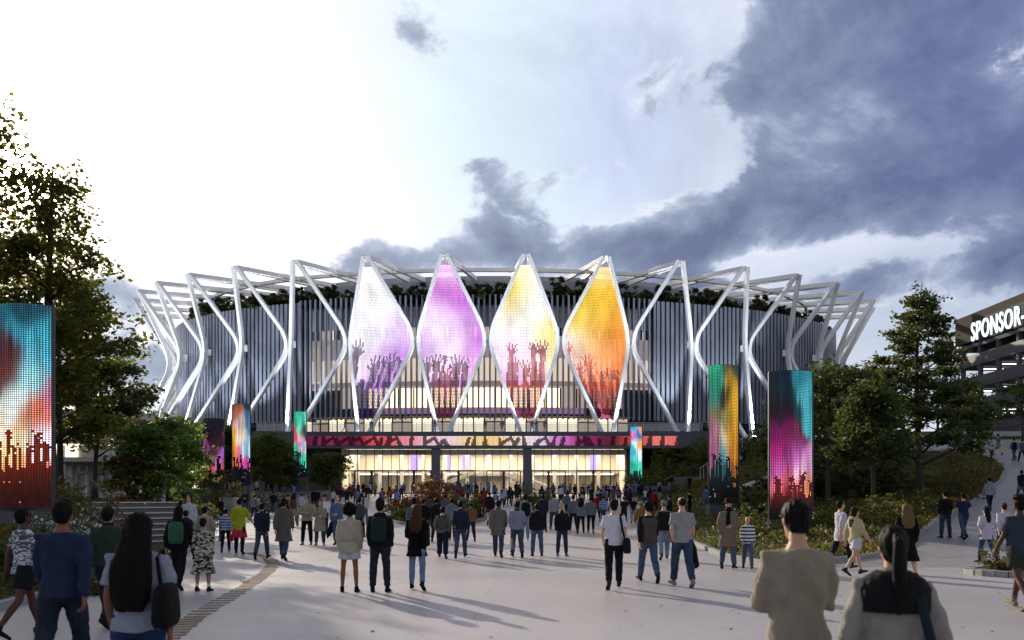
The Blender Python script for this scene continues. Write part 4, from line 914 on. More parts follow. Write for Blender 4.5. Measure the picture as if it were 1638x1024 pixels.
def rbox(mb, c, h, pw=.5, n=16, m=10, taper=0):
    vs = []; rs = []; sg = lambda x: math.copysign(abs(x)**pw, x)
    for i in range(m+1):
        a = -math.pi/2+math.pi*i/m
        for k in range(n):
            b = 2*math.pi*k/n; z = sg(math.sin(a)); q = 1+taper*z; vs.append((c[0]+h[0]*q*sg(math.cos(a))*sg(math.cos(b)), c[1]+h[1]*q*sg(math.cos(a))*sg(math.sin(b)), c[2]+h[2]*z))
    fs = [(i*n+k, i*n+(k+1) % n, (i+1)*n+(k+1) % n, (i+1)*n+k) for i in range(m) for k in range(n)]; mb.add(vs, fs)
PEOPLE = []; JIT = random.Random(99)
def person(fx, fy, h, rz, pose, top, tc, bot, bc, hair, hc, label, skin='#a87a5e', shoe='#17171a', H=None, d=None, hat=None, hatc='#101114', ex=(), group=None, hood=False, cm=None, fat=1.0, beard=None, eyes=False):
    PEOPLE.append(dict(fx=fx, fy=fy, h=h, rz=rz, pose=pose, top=top, tc=tc, bot=bot, bc=bc, hair=hair, hc=hc, label=label, skin=skin, shoe=shoe, H=H, d=d, hat=hat, hatc=hatc, ex=ex, group=group, hood=hood, cm=cm, fat=fat, beard=beard, eyes=eyes))
def solve_d(fx, fy, d0):
    if fy < 806: return d0
    best = None
    for i in range(1400):
        d = 3.5+i*.07; e = CAMH-(fy-800)*d/F-G((fx-819)/F*d, d)
        if best is not None and e*best < 0: return d
        best = e
    return d0
def make_people():
    for q in PEOPLE:
        q['res'] = 0 if q['h'] >= 180 else 1 if q['h'] >= 62 else 2; r = q['res']; vb, vc = ((.009, .012), (.014, .017), (.024, .026))[r]; p = q['pose']; w = (.015, .010, .0)[r]
        q['kb'] = want(('body', p, r), lambda p=p: m_body(p), vb); q['kh'] = want(('hands', p), lambda p=p: m_hands(p), 0)
        q['kt'] = want(('top', p, q['top'], q['hood'], r), lambda p=p, t_=q['top'], hd=q['hood']: m_top(p, t_, hd), vc, w, (6, 6, 8))
        if q['bot'] != 'none': q['kp'] = want(('bottom', p, q['bot'], r), lambda p=p, b=q['bot']: m_bot(p, b), vc, w*.8, (10, 10, 13))
        q['ks'] = [want(('shoe', p, i), lambda p=p, i=i: m_shoe(p, i), 0) for i in (0, 1)]
        if q['hair']: q['kr'] = want(('hair', p, q['hair'], r), lambda p=p, k=q['hair']: sk(p).head(hair_shape(k)), (.008, .012, .02)[r], {'afro': .028, 'curly': .022, 'bigcurl': .026, 'wavy': .014, 'verylong': .010, 'long': .010, 'pony': .008, 'short': .010}.get(q['hair'], .010), (30, 30, 30) if q['hair'] in ('afro', 'curly', 'bigcurl') else (46, 46, 3))
        if q['hat']: q['kc'] = want(('hat', p, q['hat']), lambda p=p, k=q['hat']: sk(p).head(hat_shape(k)), 0)
        for e in q['ex']:
            if e[0] == 'vest': q['kv'] = want(('vest', p, r), lambda p=p: m_top(p, 'vest'), vc, w, (7, 7, 15))
            if e[0] == 'skirt': q['kk'] = want(('skirt', p, r), lambda p=p: m_bot(p, 'skirt'), vc, w, (14, 14, 3))
    bake()
    # the hands join each body's mesh
    for key, w in list(WANT.items()):
        if key[0] == 'body' and w[4] is not None:
            bm = bmesh.new(); bm.from_mesh(w[4]); bm.from_mesh(WANT[('hands', key[1])][4]); bm.to_mesh(w[4]); bm.free(); w[4].polygons.foreach_set('use_smooth', [True]*len(w[4].polygons))
    for q in PEOPLE: spawn(q)
def spawn(q):
    Hn = q['H'] or 1.74
    d = q['d'] or solve_d(q['fx'], q['fy'], F*Hn/q['h']); x = (q['fx']-819)/F*d; ht = q['h']*d/F
    if q['d']: ht = Hn
    lo, hi = Hn*.90, Hn*1.10; sc = min(hi, max(lo, ht))/1.755; z = q.get('z', None)
    z = G(x, d)+.012 if z is None else z
    S = sk(q['pose']); th = thing('person', q['label'], 'person', (x, d, z), R(q['rz']+JIT.uniform(-9, 9)), q['group']); fw = q['fat']*JIT.uniform(.94, 1.06); th.scale = (sc*fw, sc*fw, sc); q['obj'] = th
    part('body', q['kb'], skinmat(q['skin']), th)
    tn = {'tee': 'shirt', 'crop': 'shirt', 'longtee': 'shirt', 'loose': 'shirt', 'long': 'sweater', 'hoodie': 'hoodie', 'coat': 'coat', 'midcoat': 'coat', 'dress': 'dress'}.get(q['top'], 'jacket')
    tc = q['tc']; part(tn, q['kt'], tc if not isinstance(tc, str) else cloth(tc), th)
    if q['bot'] != 'none': part({'shorts': 'shorts', 'skirt': 'skirt'}.get(q['bot'], 'trousers'), q['kp'], denim(q['bc'][1:]) if q['bc'][0] == 'd' else cloth(q['bc']), th)
    if isinstance(q['shoe'], str):
        for k in q['ks']: part('shoe', k, cloth(q['shoe']), th)
    if q['hair']: part('hair', q['kr'], hairmat(q['hc']), th)
    if q['hat']: part(q['hat'], q['kc'], cloth(q['hatc']), th)
    if q['res'] < 2 or q['eyes']:
        a = abs((q['rz']+180) % 360-180)
        if a > 70:
            m = MB()
            for sd in (-1, 1): m.ball((sd*.031, .082, 1.643), (.013, .010, .007), 8, 5); m.bar((sd*.018, .098, 1.664), (sd*.046, .088, 1.664), .010, .007)
            S.head(m); m.build('eyes', hairmat('#1a120e'), th, True)
            if q['beard']:
                m = MB(); m.rings([(1.515, .02, .02, .066), (1.53, .046, .042, .050), (1.56, .061, .064, .033), (1.595, .066, .074, .014)], 16); S.head(m); m.build('beard', hairmat(q['beard']), th, True)
    for e in q['ex']: extra(q, th, S, e)
def carried(name, mb, m, q, label, cat, parts=()):
    """something worn or held: a thing of its own, placed in the holder's frame"""
    t_ = thing(name, label, cat); t_.matrix_basis = q['obj'].matrix_basis.copy() if False else Matrix.Identity(4)
    o = q['obj']; t_.location = o.location; t_.rotation_euler = o.rotation_euler; t_.scale = o.scale
    for nm, b, mt in [(name.split('_')[-1] if name != 'backpack' else 'pack', mb, m)]+list(parts): b.build(nm, mt, t_, True)
    return t_
def extra(q, th, S, e):
    k = e[0]; z = S.z; col = cloth(e[1]) if len(e) > 1 and isinstance(e[1], str) and e[1] else None; lb = e[2] if len(e) > 2 else None
    if k == 'vest': part('vest', q['kv'], col, th)
    elif k == 'skirt': part('skirt', q['kk'], col if col else e[1], th)
    elif k == 'socks':
        for hip, kn, an, f, n in S.leg: m = MB(); m.tube([an, an.lerp(kn, .22)], [.042, .044], 10); m.build('sock', col, th, True)
    elif k == 'collar': m = MB(); m.rings([(1.455+z, .085, .082, -.012), (1.50+z, .072, .072, -.008), (1.525+z, .070, .070, -.006)], 14); m.build('collar', col, th, True)
    elif k == 'scarf': m = MB(); m.rings([(1.44+z, .10, .10, 0), (1.48+z, .105, .105, .005), (1.53+z, .09, .09, .01)], 14); m.tube([(.02, .11, 1.47+z), (.03, .15, 1.3+z), (.03, .155, 1.05+z)], [(.05, .02), (.06, .02), (.06, .015)], 8); m.build('scarf', col, th, True)
    elif k == 'front': m = MB(); m.rings([(.86+z, .075, .06, .085), (1.1+z, .07, .05, .085), (1.36+z, .06, .05, .075), (1.45+z, .05, .05, .04)], 14); m.build('shirt', col, th, True)
    elif k == 'yoke': m = MB(); m.rings([(1.27+z, .215, .160, -.014), (1.34+z, .225, .160, -.014), (1.40+z, .222, .148, -.014), (1.455+z, .18, .130, -.02), (1.50+z, .10, .10, -.014)], 20); m.build('yoke', col, th, True)
    elif k == 'belt': m = MB(); m.rings([(1.02+z, .214, .160, 0), (1.03+z, .218, .164, 0), (1.07+z, .218, .164, 0), (1.08+z, .214, .16, 0)], 24); m.build('belt', col, th, True)
    elif k == 'backpack':
        w = e[3] if len(e) > 3 else 1; m = MB(); rbox(m, (0, -.215, 1.20+z), (.15*w, .085, .235*w), .45); p = MB(); rbox(p, (0, -.295, 1.11+z), (.115*w, .035, .10*w), .5); s_ = MB()
        for sd in (-1, 1): s_.tube([(sd*.09, -.16, 1.38+z), (sd*.10, -.06, 1.485+z), (sd*.115, .05, 1.44+z), (sd*.125, .135, 1.28+z), (sd*.15, .06, 1.08+z), (sd*.13, -.16, 1.04+z)], [(.024, .008)]*6, 6, up=(0, .2, 1))
        rbox(s_, (0, -.20, 1.445+z), (.03, .02, .02), .6)
        carried('backpack', m, col, q, lb, 'backpack', [('pocket', p, col), ('strap', s_, cloth('#141618'))])
    elif k == 'shoulderbag':
        m = MB(); rbox(m, (.245, -.10, .86+z), (.075, .185, .155), .5, taper=-.12); s_ = MB(); s_.tube([(.20, -.14, 1.0+z), (.15, -.165, 1.2+z), (.125, -.145, 1.36+z), (.12, -.02, 1.475+z), (.135, .12, 1.36+z), (.20, .14, 1.15+z), (.25, .06, .98+z)], [(.022, .007)]*7, 6, up=(0, -1, .3))
        carried('shoulder_bag', m, col, q, lb, 'bag', [('strap', s_, cloth('#0e0f11'))])
    elif k == 'crossstrap':
        m = MB(); rbox(m, (.25, -.06, .72+z), (.10, .16, .24), .5); s_ = MB(); s_.tube([(.24, -.14, .95+z), (.16, -.19, 1.15+z), (.12, -.17, 1.33+z), (.115, -.03, 1.475+z), (.13, .13, 1.36+z), (.2, .16, 1.1+z)], [(.03, .008)]*6, 6, up=(0, -1, .3))
        carried('shoulder_bag', m, col, q, lb, 'bag', [('strap', s_, cloth('#1c2530'))])
    elif k == 'tote':
        m = MB(); rbox(m, (.235, -.11, 1.06+z), (.065, .15, .17), .5, taper=-.15); s_ = MB(); s_.tube([(.21, -.14, 1.2+z), (.17, -.11, 1.42+z), (.165, .0, 1.475+z), (.19, .08, 1.3+z), (.22, .02, 1.2+z)], [(.014, .006)]*5, 6, up=(0, -1, .3))
        carried('tote_bag', m, col, q, lb, 'bag', [('strap', s_, cloth('#0a0a0b'))])
    elif k in ('handbag', 'shopbag'):
        sd = e[3] if len(e) > 3 else 0; sh, el, wr, d_, s2 = S.arm[sd]; c = wr+d_*.12; b = 1 if k == 'handbag' else 1.5; m = MB(); rbox(m, (c.x+s2*.02, c.y, c.z-.24*b), (.05, .13*b, .12*b), .45, taper=-.15); s_ = MB(); s_.tube([(c.x, c.y-.07, c.z-.13*b), (c.x, c.y-.02, c.z), (c.x, c.y+.02, c.z), (c.x, c.y+.07, c.z-.13*b)], .008, 6, up=(1, 0, 0))
        carried('handbag' if k == 'handbag' else 'carrier_bag', m, col, q, lb, 'bag', [('handle', s_, col)])
    elif k == 'draped':
        sd = e[3] if len(e) > 3 else 1; sh, el, wr, d_, s2 = S.arm[sd]; c = wr+d_*.07; m = MB()
        m.tube([(c.x-s2*.05, c.y-.05, c.z+.05), (c.x, c.y, c.z-.02), (c.x+s2*.03, c.y-.02, c.z-.16), (c.x+s2*.05, c.y-.05, c.z-.34), (c.x+s2*.10, c.y-.05, c.z-.46), (c.x+s2*.14, c.y-.04, c.z-.52)], [(.05, .05), (.075, .06), (.11, .075), (.12, .07), (.075, .05), (.02, .02)], 12, up=(1, 0, 0)); s_ = MB(); s_.tube([(c.x+s2*.02, c.y+.05, c.z-.1), (c.x+s2*.09, c.y+.06, c.z-.3), (c.x+s2*.12, c.y+.04, c.z-.56)], [.04, .045, .03], 8, up=(1, 0, 0))
        carried('folded_jacket', m, col, q, lb, 'jacket', [('sleeve', s_, col)])
    elif k == 'phone':
        sh, el, wr, d_, s2 = S.arm[1]; c = wr+d_*.10; m = MB(); m.box((c.x-.02, c.y+.01, c.z+.02), (.07, .012, .14)); carried('phone', m, mat('phone_black', (.01, .01, .012), .2), q, lb, 'phone')
# ---------------------------------------------------------------- who stands where (photo pixel of the feet, pixel height, heading)
J, JM, JL, JD = 'd#36455e', 'd#475a76', 'd#73889f', 'd#1f2735'
DK, BK, NV, GY = '#16171b', '#0c0c0e', '#161d2e', '#5c6066'
DH, BH, LH = '#120c0a', '#2a1a10', '#7a5030'
LT, MD, BR, VD = '#c39a80', '#a87a5e', '#7d5238', '#4a2e20'
camo = stripes('camo_print', '#101012', '#b9b3a4', 7, noisy=True); bstripe = stripes('blue_stripe', '#8fa6c8', '#223a68', 9); nstripe = stripes('navy_stripe', '#c9cdd6', '#1a2340', 8.5); wstripe = stripes('grey_wave', '#4a5058', '#c2c8cf', 9, noisy=True); skp = stripes('print_skirt', '#3a3848', '#8a8794', 22, noisy=True); redp = stripes('red_check', '#8a1c22', '#30080c', 8)
A = person
# foreground
A(1275, 1272, 467, 4, 'fold', 'loose', '#8f8675', 'slim', '#3a3d44', 'short', '#100b0a', 'man in a loose beige T-shirt close to the camera, seen from behind', LT, d=4.95, H=1.80, fat=.98)
A(1428, 1345, 500, -6, 'hands', 'hoodie', '#8a8580', 'jeans', JD, 'pony', '#15110f', 'woman in a grey jacket with dark yoke and long ponytail close to the camera', LT, d=4.35, H=1.66, fat=.95, ex=(('yoke', '#17171c'), ('crossstrap', '#18202b', 'dark long bag slung from the right shoulder of the ponytailed woman')))
A(100, 1102, 295, 8, 'walkR', 'long', '#232d47', 'jeans', JD, 'quiff', '#0f0b0c', 'man in a blue sweater walking away at the lower left', BR, d=7.7, H=1.80, fat=1.05)
A(173, 1005, 193, 4, 'walkL', 'bomber', '#24382f', 'jeans', JD, 'short', '#140f0d', 'man in a dark green jacket beyond the man in the blue sweater', MD, H=1.74, hat=None, ex=(('collar', '#141315'),))
A(222, 1188, 368, 3, 'stand', 'tee', '#8b90a0', 'slim', 'd#22345a', 'verylong', '#0e0a09', 'woman with very long dark hair and blue jeans at the lower left', BR, d=6.0, H=1.70, ex=(('tote', '#151416', 'black bag under the right arm of the long-haired woman'),))
A(38, 1002, 178, -35, 'walkL', 'tee', wstripe, 'shorts', '#17181c', 'short', '#0c0a0a', 'person in a grey and white streaked shirt at the left edge', VD, d=10.6, H=1.70)
# left side, middle distance
A(286, 944, 134, 4, 'walkL', 'jacket', '#111217', 'slim', DK, 'long', '#0c0909', 'woman in black with long dark hair and a green backpack', MD, ex=(('backpack', '#2f5c47', 'bright green backpack on the woman in black'),), H=1.72)
A(325, 947, 117, -6, 'stand', 'dress', camo, 'none', '', 'short', '#0e0a09', 'short-haired person in a black and white patterned knee-length coat', MD, shoe='#15151a', H=1.6, ex=(('socks', '#d8d8d8'), ('handbag', '#8a1f24', 'red bag held in front of the patterned coat', 0)))
A(328, 908, 98, 5, 'hands', 'long', '#85827a', 'jeans', JD, 'short', '#16100d', 'person in a pale grey long-sleeved top just beyond the patterned coat', LT)
A(298, 897, 80, -15, 'walkR', 'jacket', '#1a2334', 'slim', DK, 'short', '#14100e', 'short dark-haired person in navy between the green backpack and the patterned coat', MD, H=1.5)
A(302, 878, 86, 176, 'stand', 'jacket', '#aaaeb4', 'jeans', DK, 'long', '#1a120e', 'woman in a white jacket facing the camera by the stone steps', LT, eyes=True)
A(361, 884, 70, 8, 'walkR', 'long', bstripe, 'slim', DK, 'short', DH, 'child in a blue striped top walking beside the woman in yellow', LT, H=1.34, shoe='#3a3d44')
A(383, 887, 89, 5, 'reach', 'longtee', '#93951f', 'slim', '#131420', 'short', DH, 'woman in a bright yellow sweater over a red skirt', LT, ex=(('skirt', '#a8243c'), ('handbag', '#a2223a', 'crimson handbag in the left hand of the woman in yellow', 0)), shoe=BK)
A(419, 895, 90, 4, 'walkR', 'bomber', '#1d2434', 'jeans', J, 'short', DH, 'man in a navy jacket and jeans next to the woman in yellow', LT)
A(392, 824, 40, 200, 'fold', 'jacket', '#1c2740', 'jeans', J, 'short', BH, 'man in navy and a brown cap standing below the yellow and pink LED tower', LT, hat='cap', hatc='#5a4a3a')
A(353, 819, 30, 150, 'sit', 'coat', '#17131a', 'slim', DK, 'long', BH, 'woman in dark clothes sitting on the low seat wall', LT, d=52)
A(286, 812, 35, 20, 'stand', 'jacket', '#10131c', 'slim', DK, 'short', DH, 'man in a dark suit among the shrubs above the stone steps', LT, d=50)
A(253, 812, 33, 100, 'fold', 'long', '#6a7488', 'slim', DK, 'short', DH, 'person in pale blue bending over beside the handrail', LT, d=46)
A(454, 897, 98, 3, 'walkL', 'coat', '#55504b', 'jeans', J, 'short', DH, 'man in a long grey hooded coat and dark beanie', LT, hat='beanie', hatc='#16130f', hood=True, H=1.8)
A(491, 872, 78, 175, 'fold', 'jacket', '#8a8676', 'jeans', BK, 'short', DH, 'man in a beige jacket and black trousers facing the camera, arms folded', LT, shoe='#6a675f')
A(512, 873, 72, 182, 'phone', 'coat', '#8b8474', 'jeans', J, 'long', DH, 'woman in a long open beige coat facing the camera, phone in hand', LT, shoe='#8a8a8a', ex=(('front', '#101014'), ('phone', '', 'black phone in the hand of the woman in the open beige coat')))
A(540, 873, 80, 168, 'armhold', 'long', '#4d6289', 'jeans', JM, 'short', BH, 'man in a light blue sweater with a black jacket over his arm', LT, shoe='#4a2a18', ex=(('draped', '#0c0d10', 'black jacket hanging from the arm of the man in light blue', 1),))
A(519, 856, 64, 185, 'walkL', 'long', '#c4c6cc', 'jeans', '#25262b', 'short', DH, 'man in a white shirt and dark hat behind the beige coat woman', LT, hat='hat', hatc='#1c1f26')
A(575, 862, 65, 2, 'walkR', 'hoodie', '#3a4546', 'jeans', '#15161b', 'short', DH, 'person in a grey-green jacket and dark hat beyond the cream coat', LT, hat='beanie', hatc='#14171b')
A(559, 948, 139, 0, 'stand', 'puffer', '#a8a293', 'shorts', '#b4b4bc', 'afro', '#0a0808', 'woman in a belted cream puffer coat and white shorts with big black curls', BR, shoe='#0d0d0f', H=1.74, ex=(('belt', '#98917f'),))
A(608, 948, 147, 2, 'stand', 'jacket', '#14161a', 'jeans', JD, 'short', DH, 'man in a black jacket, black beanie and dark green backpack in front', LT, hat='beanie', hatc='#101114', hood=True, ex=(('backpack', '#1c2f2c', 'dark green backpack on the man in the black beanie'),), H=1.84)
A(667, 945, 134, -3, 'bagarm', 'midcoat', '#09090b', 'slim', 'd#667c98', 'wavy', '#4a2c18', 'woman in a black coat and pale jeans with auburn hair', LT, shoe=BK, ex=(('tote', '#0b0b0c', 'black tote bag on the shoulder of the auburn-haired woman'),), H=1.72)
A(470, 843, 54, 4, 'walkR', 'coat', '#837b69', 'loose', '#6a6353', 'wavy', '#100b09', 'woman in a beige coat with long black hair and a brown backpack', LT, ex=(('backpack', '#4a3d2e', 'small brown backpack on the woman in the beige coat'),))
A(461, 842, 52, 0, 'walkL', 'long', '#2a2d33', 'jeans', JD, 'buzz', '#20150f', 'man with cropped hair just beyond the long grey coat', LT)
A(407, 832, 41, 12, 'walkR', 'jacket', '#7f848e', 'slim', NV, 'short', DH, 'person in a pale grey jacket with a shoulder bag left of the path wall', LT, ex=(('shoulderbag', '#5a5146', 'tan shoulder bag on the person in pale grey'),))
A(420, 828, 35, 150, 'fold', 'jacket', '#4d4a46', 'slim', DK, 'short', DH, 'man in dull brown facing a woman beside the curved wall', LT)
A(427, 829, 33, 200, 'fold', 'coat', '#56534f', 'slim', DK, 'long', BH, 'woman in dull grey facing a man beside the curved wall', LT)
A(437, 823, 37, 5, 'walkL', 'jacket', '#101219', 'jeans', J, 'short', DH, 'man in a black jacket walking alone along the curved wall', LT, ex=(('backpack', '#0d0e12', 'black backpack on the man by the curved wall'),))
A(483, 828, 39, 0, 'walkR', 'long', '#a9afc0', 'slim', NV, 'short', DH, 'man in a pale shirt behind the beige coat and brown backpack', LT)
A(502, 811, 29, 20, 'stand', 'coat', '#12141d', 'slim', DK, 'short', DH, 'person in a long dark coat in a pair beyond the man in the white shirt', LT)
A(509, 811, 27, -30, 'stand', 'jacket', '#171c2c', 'slim', DK, 'short', DH, 'person in a dark jacket at the right of the pair beyond the white shirt', LT)
A(533, 812, 29, 0, 'walkL', 'tee', '#b4bacb', 'jeans', J, 'short', DH, 'man in a white T-shirt and jeans left of the lobby corner', LT)
A(555, 808, 26, 4, 'walkR', 'coat', '#141a30', 'slim', DK, 'short', DH, 'person in a dark navy coat before the lobby corner', LT)
A(583, 838, 50, 178, 'stand', 'jacket', '#b0b3ba', 'jeans', JM, 'short', DH, 'woman in a white jacket and scarf facing the camera by the plaza planter', LT, ex=(('scarf', '#2a2624'), ('shopbag', '#bfc2c8', 'white carrier bag held by the woman in the white jacket', 1)))
A(569, 807, 25, 10, 'stand', 'jacket', redp, 'slim', DK, 'short', DH, 'person in a red checked jacket near the lobby corner', LT)
# centre
A(662, 875, 77, 0, 'walkL', 'long', '#4a5263', 'jeans', JD, 'short', DH, 'man in a slate sweater and dark beanie behind the auburn-haired woman', LT, hat='beanie', hatc='#0e0f13')
A(677, 866, 68, 3, 'walkR', 'jacket', '#101116', 'jeans', J, 'short', DH, 'man in a plain black jacket right of the auburn-haired woman', LT)
A(688, 844, 51, 4, 'walkL', 'hoodie', '#35443f', 'slim', DK, 'short', DH, 'man in a green hooded jacket at the right end of the planter', LT, hood=True)
A(698, 867, 70, 2, 'walkR', 'puffer', '#14161d', 'jeans', JD, 'short', DH, 'man in a black hooded puffer jacket left of the olive backpack', LT, hood=True)
A(713, 842, 51, 0, 'walkL', 'jacket', '#50565f', 'slim', DK, 'short', DH, 'man in a plain grey jacket beside the black hooded puffer', LT)
A(708, 894, 82, 3, 'pocket', 'long', '#5e5e53', 'loose', NV, 'short', DH, 'man in an olive-grey top with a sling backpack', LT, ex=(('backpack', '#45463f', 'olive sling pack on the back of the man in olive-grey', .8),), shoe='#34363a')
A(723, 867, 70, 0, 'walkL', 'hoodie', '#66707f', 'slim', DK, 'short', DH, 'man in a light blue-grey hoodie behind the navy sweater', LT, hood=True, shoe='#8a8a8e')
A(737, 893, 92, 0, 'walkR', 'bomber', '#1e2839', 'jeans', J, 'short', DH, 'man in a navy sweater and faded jeans left of centre', LT, shoe='#23262d', H=1.8)
A(753, 866, 63, 4, 'walkL', 'jacket', '#6e4f33', 'jeans', JD, 'short', DH, 'man in a tan-brown jacket and grey brimmed hat', LT, hat='hat', hatc='#4a4d50')
A(726, 818, 36, 0, 'walkR', 'jacket', '#15171f', 'slim', DK, 'short', DH, 'man with a black backpack right of the planter', LT, ex=(('backpack', '#0e0f14', 'black backpack on the man right of the planter'),))
A(741, 832, 42, 0, 'walkL', 'hoodie', '#767d8a', 'slim', DK, 'short', DH, 'man in a plain grey hoodie behind the navy sweater man', LT)
A(692, 818, 32, 170, 'stand', 'jacket', '#8a6d22', 'slim', DK, 'short', DH, 'person in mustard yellow beside the plaza planter', MD)
A(771, 828, 41, 5, 'walkL', 'hoodie', '#6d1722', 'slim', DK, 'short', DH, 'person in a dark red jacket in the middle of the crowd', LT, hood=True)
A(783, 840, 53, 2, 'walkR', 'jacket', '#151821', 'shorts', '#5e1520', 'short', DH, 'man in a black hooded jacket with red shorts', LT, hood=True)
A(793, 822, 36, 0, 'walkL', 'hoodie', '#828a98', 'slim', NV, 'short', DH, 'man in a grey hoodie with a dark strap across the back', LT, ex=(('shoulderbag', '#22252c', 'dark sling bag on the man in the grey hoodie'),))
A(803, 812, 25, 0, 'walkR', 'jacket', '#9fb0d4', 'slim', NV, 'long', DH, 'woman in a pale blue jacket far down the plaza axis', LT)
A(810, 808, 24, 0, 'walkL', 'long', '#aab0d0', 'loose', '#8a7148', 'short', DH, 'man in a white shirt and khaki trousers far down the plaza axis', LT)
A(818, 806, 23, 10, 'stand', 'coat', '#141a2e', 'slim', DK, 'short', DH, 'person in a navy coat just right of the khaki trousers', LT)
A(797, 892, 92, 0, 'walkL', 'midcoat', '#625d59', 'jeans', J, 'short', DH, 'man in a grey-brown jacket with a black collar, near the centre', LT, H=1.8, hood=False, shoe='#2b2a28', ex=(('collar', '#17181c'),))
A(827, 892, 89, 0, 'carryR', 'long', '#7a8090', 'jeans', J, 'short', DH, 'man in a pale grey sweater holding a grey bag, near the centre', LT, ex=(('collar', '#15161a'), ('shopbag', '#77757a', 'grey bag hanging from the left hand of the man in pale grey', 0)))
A(859, 890, 84, 0, 'stand', 'hoodie', '#191b22', 'jeans', JM, 'short', BH, 'man in a black hoodie and jeans right of the pale grey sweater', LT, hood=True)
A(899, 890, 82, 180, 'stand', 'jacket', '#13151c', 'jeans', 'd#263048', 'short', DH, 'bearded man in a black jacket walking towards the camera', LT, beard='#1c120d', shoe='#3a342c', ex=(('collar', '#101116'),))
A(840, 867, 76, -4, 'walkR', 'hoodie', '#7c8490', 'jeans', JL, 'short', DH, 'man in a grey hoodie and pale jeans with a large black backpack', LT, hood=True, ex=(('backpack', '#0e1017', 'large black backpack on the man in pale jeans', 1.1),), shoe='#b0b0b0')
A(868, 852, 61, 0, 'walkL', 'hoodie', '#1d2336', 'slim', DK, 'short', DH, 'man in a navy hoodie beyond the black hoodie', LT, hood=True)
A(828, 838, 46, 0, 'walkR', 'vest', '#4c5562', 'slim', DK, 'short', DH, 'man in a grey vest with bare arms near the centre', LT, ex=())
A(886, 848, 58, 2, 'walkL', 'tee', '#8c909a', 'jeans', J, 'short', DH, 'man in a grey T-shirt and jeans left of the bearded man', LT, shoe='#6a4a38')
A(907, 827, 40, 0, 'walkR', 'hoodie', '#4c6670', 'slim', DK, 'short', DH, 'person in a teal hoodie beyond the bearded man', LT, hood=True)
A(896, 802, 24, 0, 'stand', 'coat', '#16234a', 'slim', DK, 'short', DH, 'man in a royal navy coat standing before the right-hand doors', LT)
A(762, 805, 23, 0, 'stand', 'jacket', '#241a1e', 'slim', DK, 'short', DH, 'person in black standing before the middle doors', LT)
# right of centre
A(917, 850, 58, 0, 'walkL', 'long', '#5c636f', 'jeans', JD, 'short', DH, 'man in a slate grey sweater left of the curly-haired woman', LT)
A(929, 854, 57, -4, 'walkR', 'long', '#666e7a', 'slim', BK, 'bigcurl', '#150e0b', 'woman in a grey sweatshirt and black leggings with long dark curls', MD)
A(945, 854, 60, 0, 'walkL', 'hoodie', '#5d626a', 'slim', BK, 'short', DH, 'man in a dark grey hoodie and black trousers beside the curly-haired woman', LT, shoe='#777a80')
A(927, 830, 40, 0, 'walkR', 'tee', '#2f62a8', 'jeans', JD, 'short', DH, 'person in a bright blue T-shirt behind the slate sweater', LT)
A(955, 834, 44, 0, 'walkL', 'jacket', '#7c1820', 'slim', DK, 'short', DH, 'person in a red jacket behind the dark grey hoodie', LT)
A(965, 838, 45, 0, 'walkR', 'long', bstripe, 'jeans', J, 'short', DH, 'person in a blue striped top left of the white T-shirt', LT)
A(982, 943, 143, -2, 'walkR', 'tee', '#c3c3d0', 'jeans', '#12141d', 'short', DH, 'man in a white T-shirt and black cap with a black shoulder bag', LT, hat='cap', hatc='#0d0d10', ex=(('shoulderbag', '#17181b', 'black shoulder bag on the man in the white T-shirt'),), H=1.82, fat=1.04, shoe='#26262a')
A(998, 843, 49, 0, 'walkL', 'tee', '#15171c', 'slim', DK, 'short', BH, 'person in a black T-shirt with a white waist bag', LT, hat='cap', hatc='#6a6e74')
A(1013, 838, 43, 178, 'walkR', 'tee', '#101116', 'jeans', JL, 'long', BH, 'woman in a black top and pale jeans facing the camera', LT)
A(1025, 872, 70, 0, 'walkR', 'jacket', '#75592f', 'jeans', J, 'short', GY, 'man in a tan jacket and grey cap behind the brown vest', LT, hat='cap', hatc='#7b8088')
A(1037, 933, 129, 0, 'walkL', 'long', '#15161e', 'jeans', JM, 'curly', '#15100d', 'curly-haired man in a brown vest over black sleeves and blue jeans', LT, ex=(('vest', '#4d4740'),), H=1.80, shoe='#1b1b1d')
A(1062, 896, 95, 2, 'walkR', 'long', '#5d564c', 'jeans', JL, 'buzz', GY, 'person in a dark vest, grey cap and patterned skirt over jeans', LT, hat='cap', hatc='#70757c', ex=(('vest', '#15171d'), ('skirt', skp)), shoe='#5a4a38')
A(1091, 940, 143, 0, 'carryR', 'tee', '#8d8d90', 'jeans', 'd#33435c', 'buzz', '#1a110d', 'man in a pale grey T-shirt and jeans carrying a dark jacket', LT, ex=(('draped', '#14161d', 'dark jacket carried in the right hand of the man in pale grey', 1),), H=1.84, fat=1.04, shoe='#7d7d80')
A(1071, 840, 47, 85, 'fold', 'jacket', '#131722', 'slim', DK, 'short', DH, 'man in a dark jacket seen from the side by the right-hand bed', LT)
A(1103, 840, 44, 60, 'fold', 'tee', '#111318', 'slim', DK, 'short', BH, 'man in black standing at the edge of the right-hand bed', LT, d=52)
A(1165, 911, 110, 172, 'armhold', 'coat', '#6d6355', 'jeans', JM, 'short', DH, 'bearded man in a brown overcoat, black hat and scarf facing the camera', LT, hat='hat', hatc='#0f1013', beard='#3a2418', ex=(('front', '#0d0e11'), ('scarf', '#0d0e11')), H=1.80, shoe='#1c1a19')
A(1196, 911, 84, 176, 'walkL', 'hoodie', nstripe, 'jeans', JM, 'buzz', BH, 'boy in a navy and white striped top facing the camera', LT, H=1.36, shoe='#2a2c30')
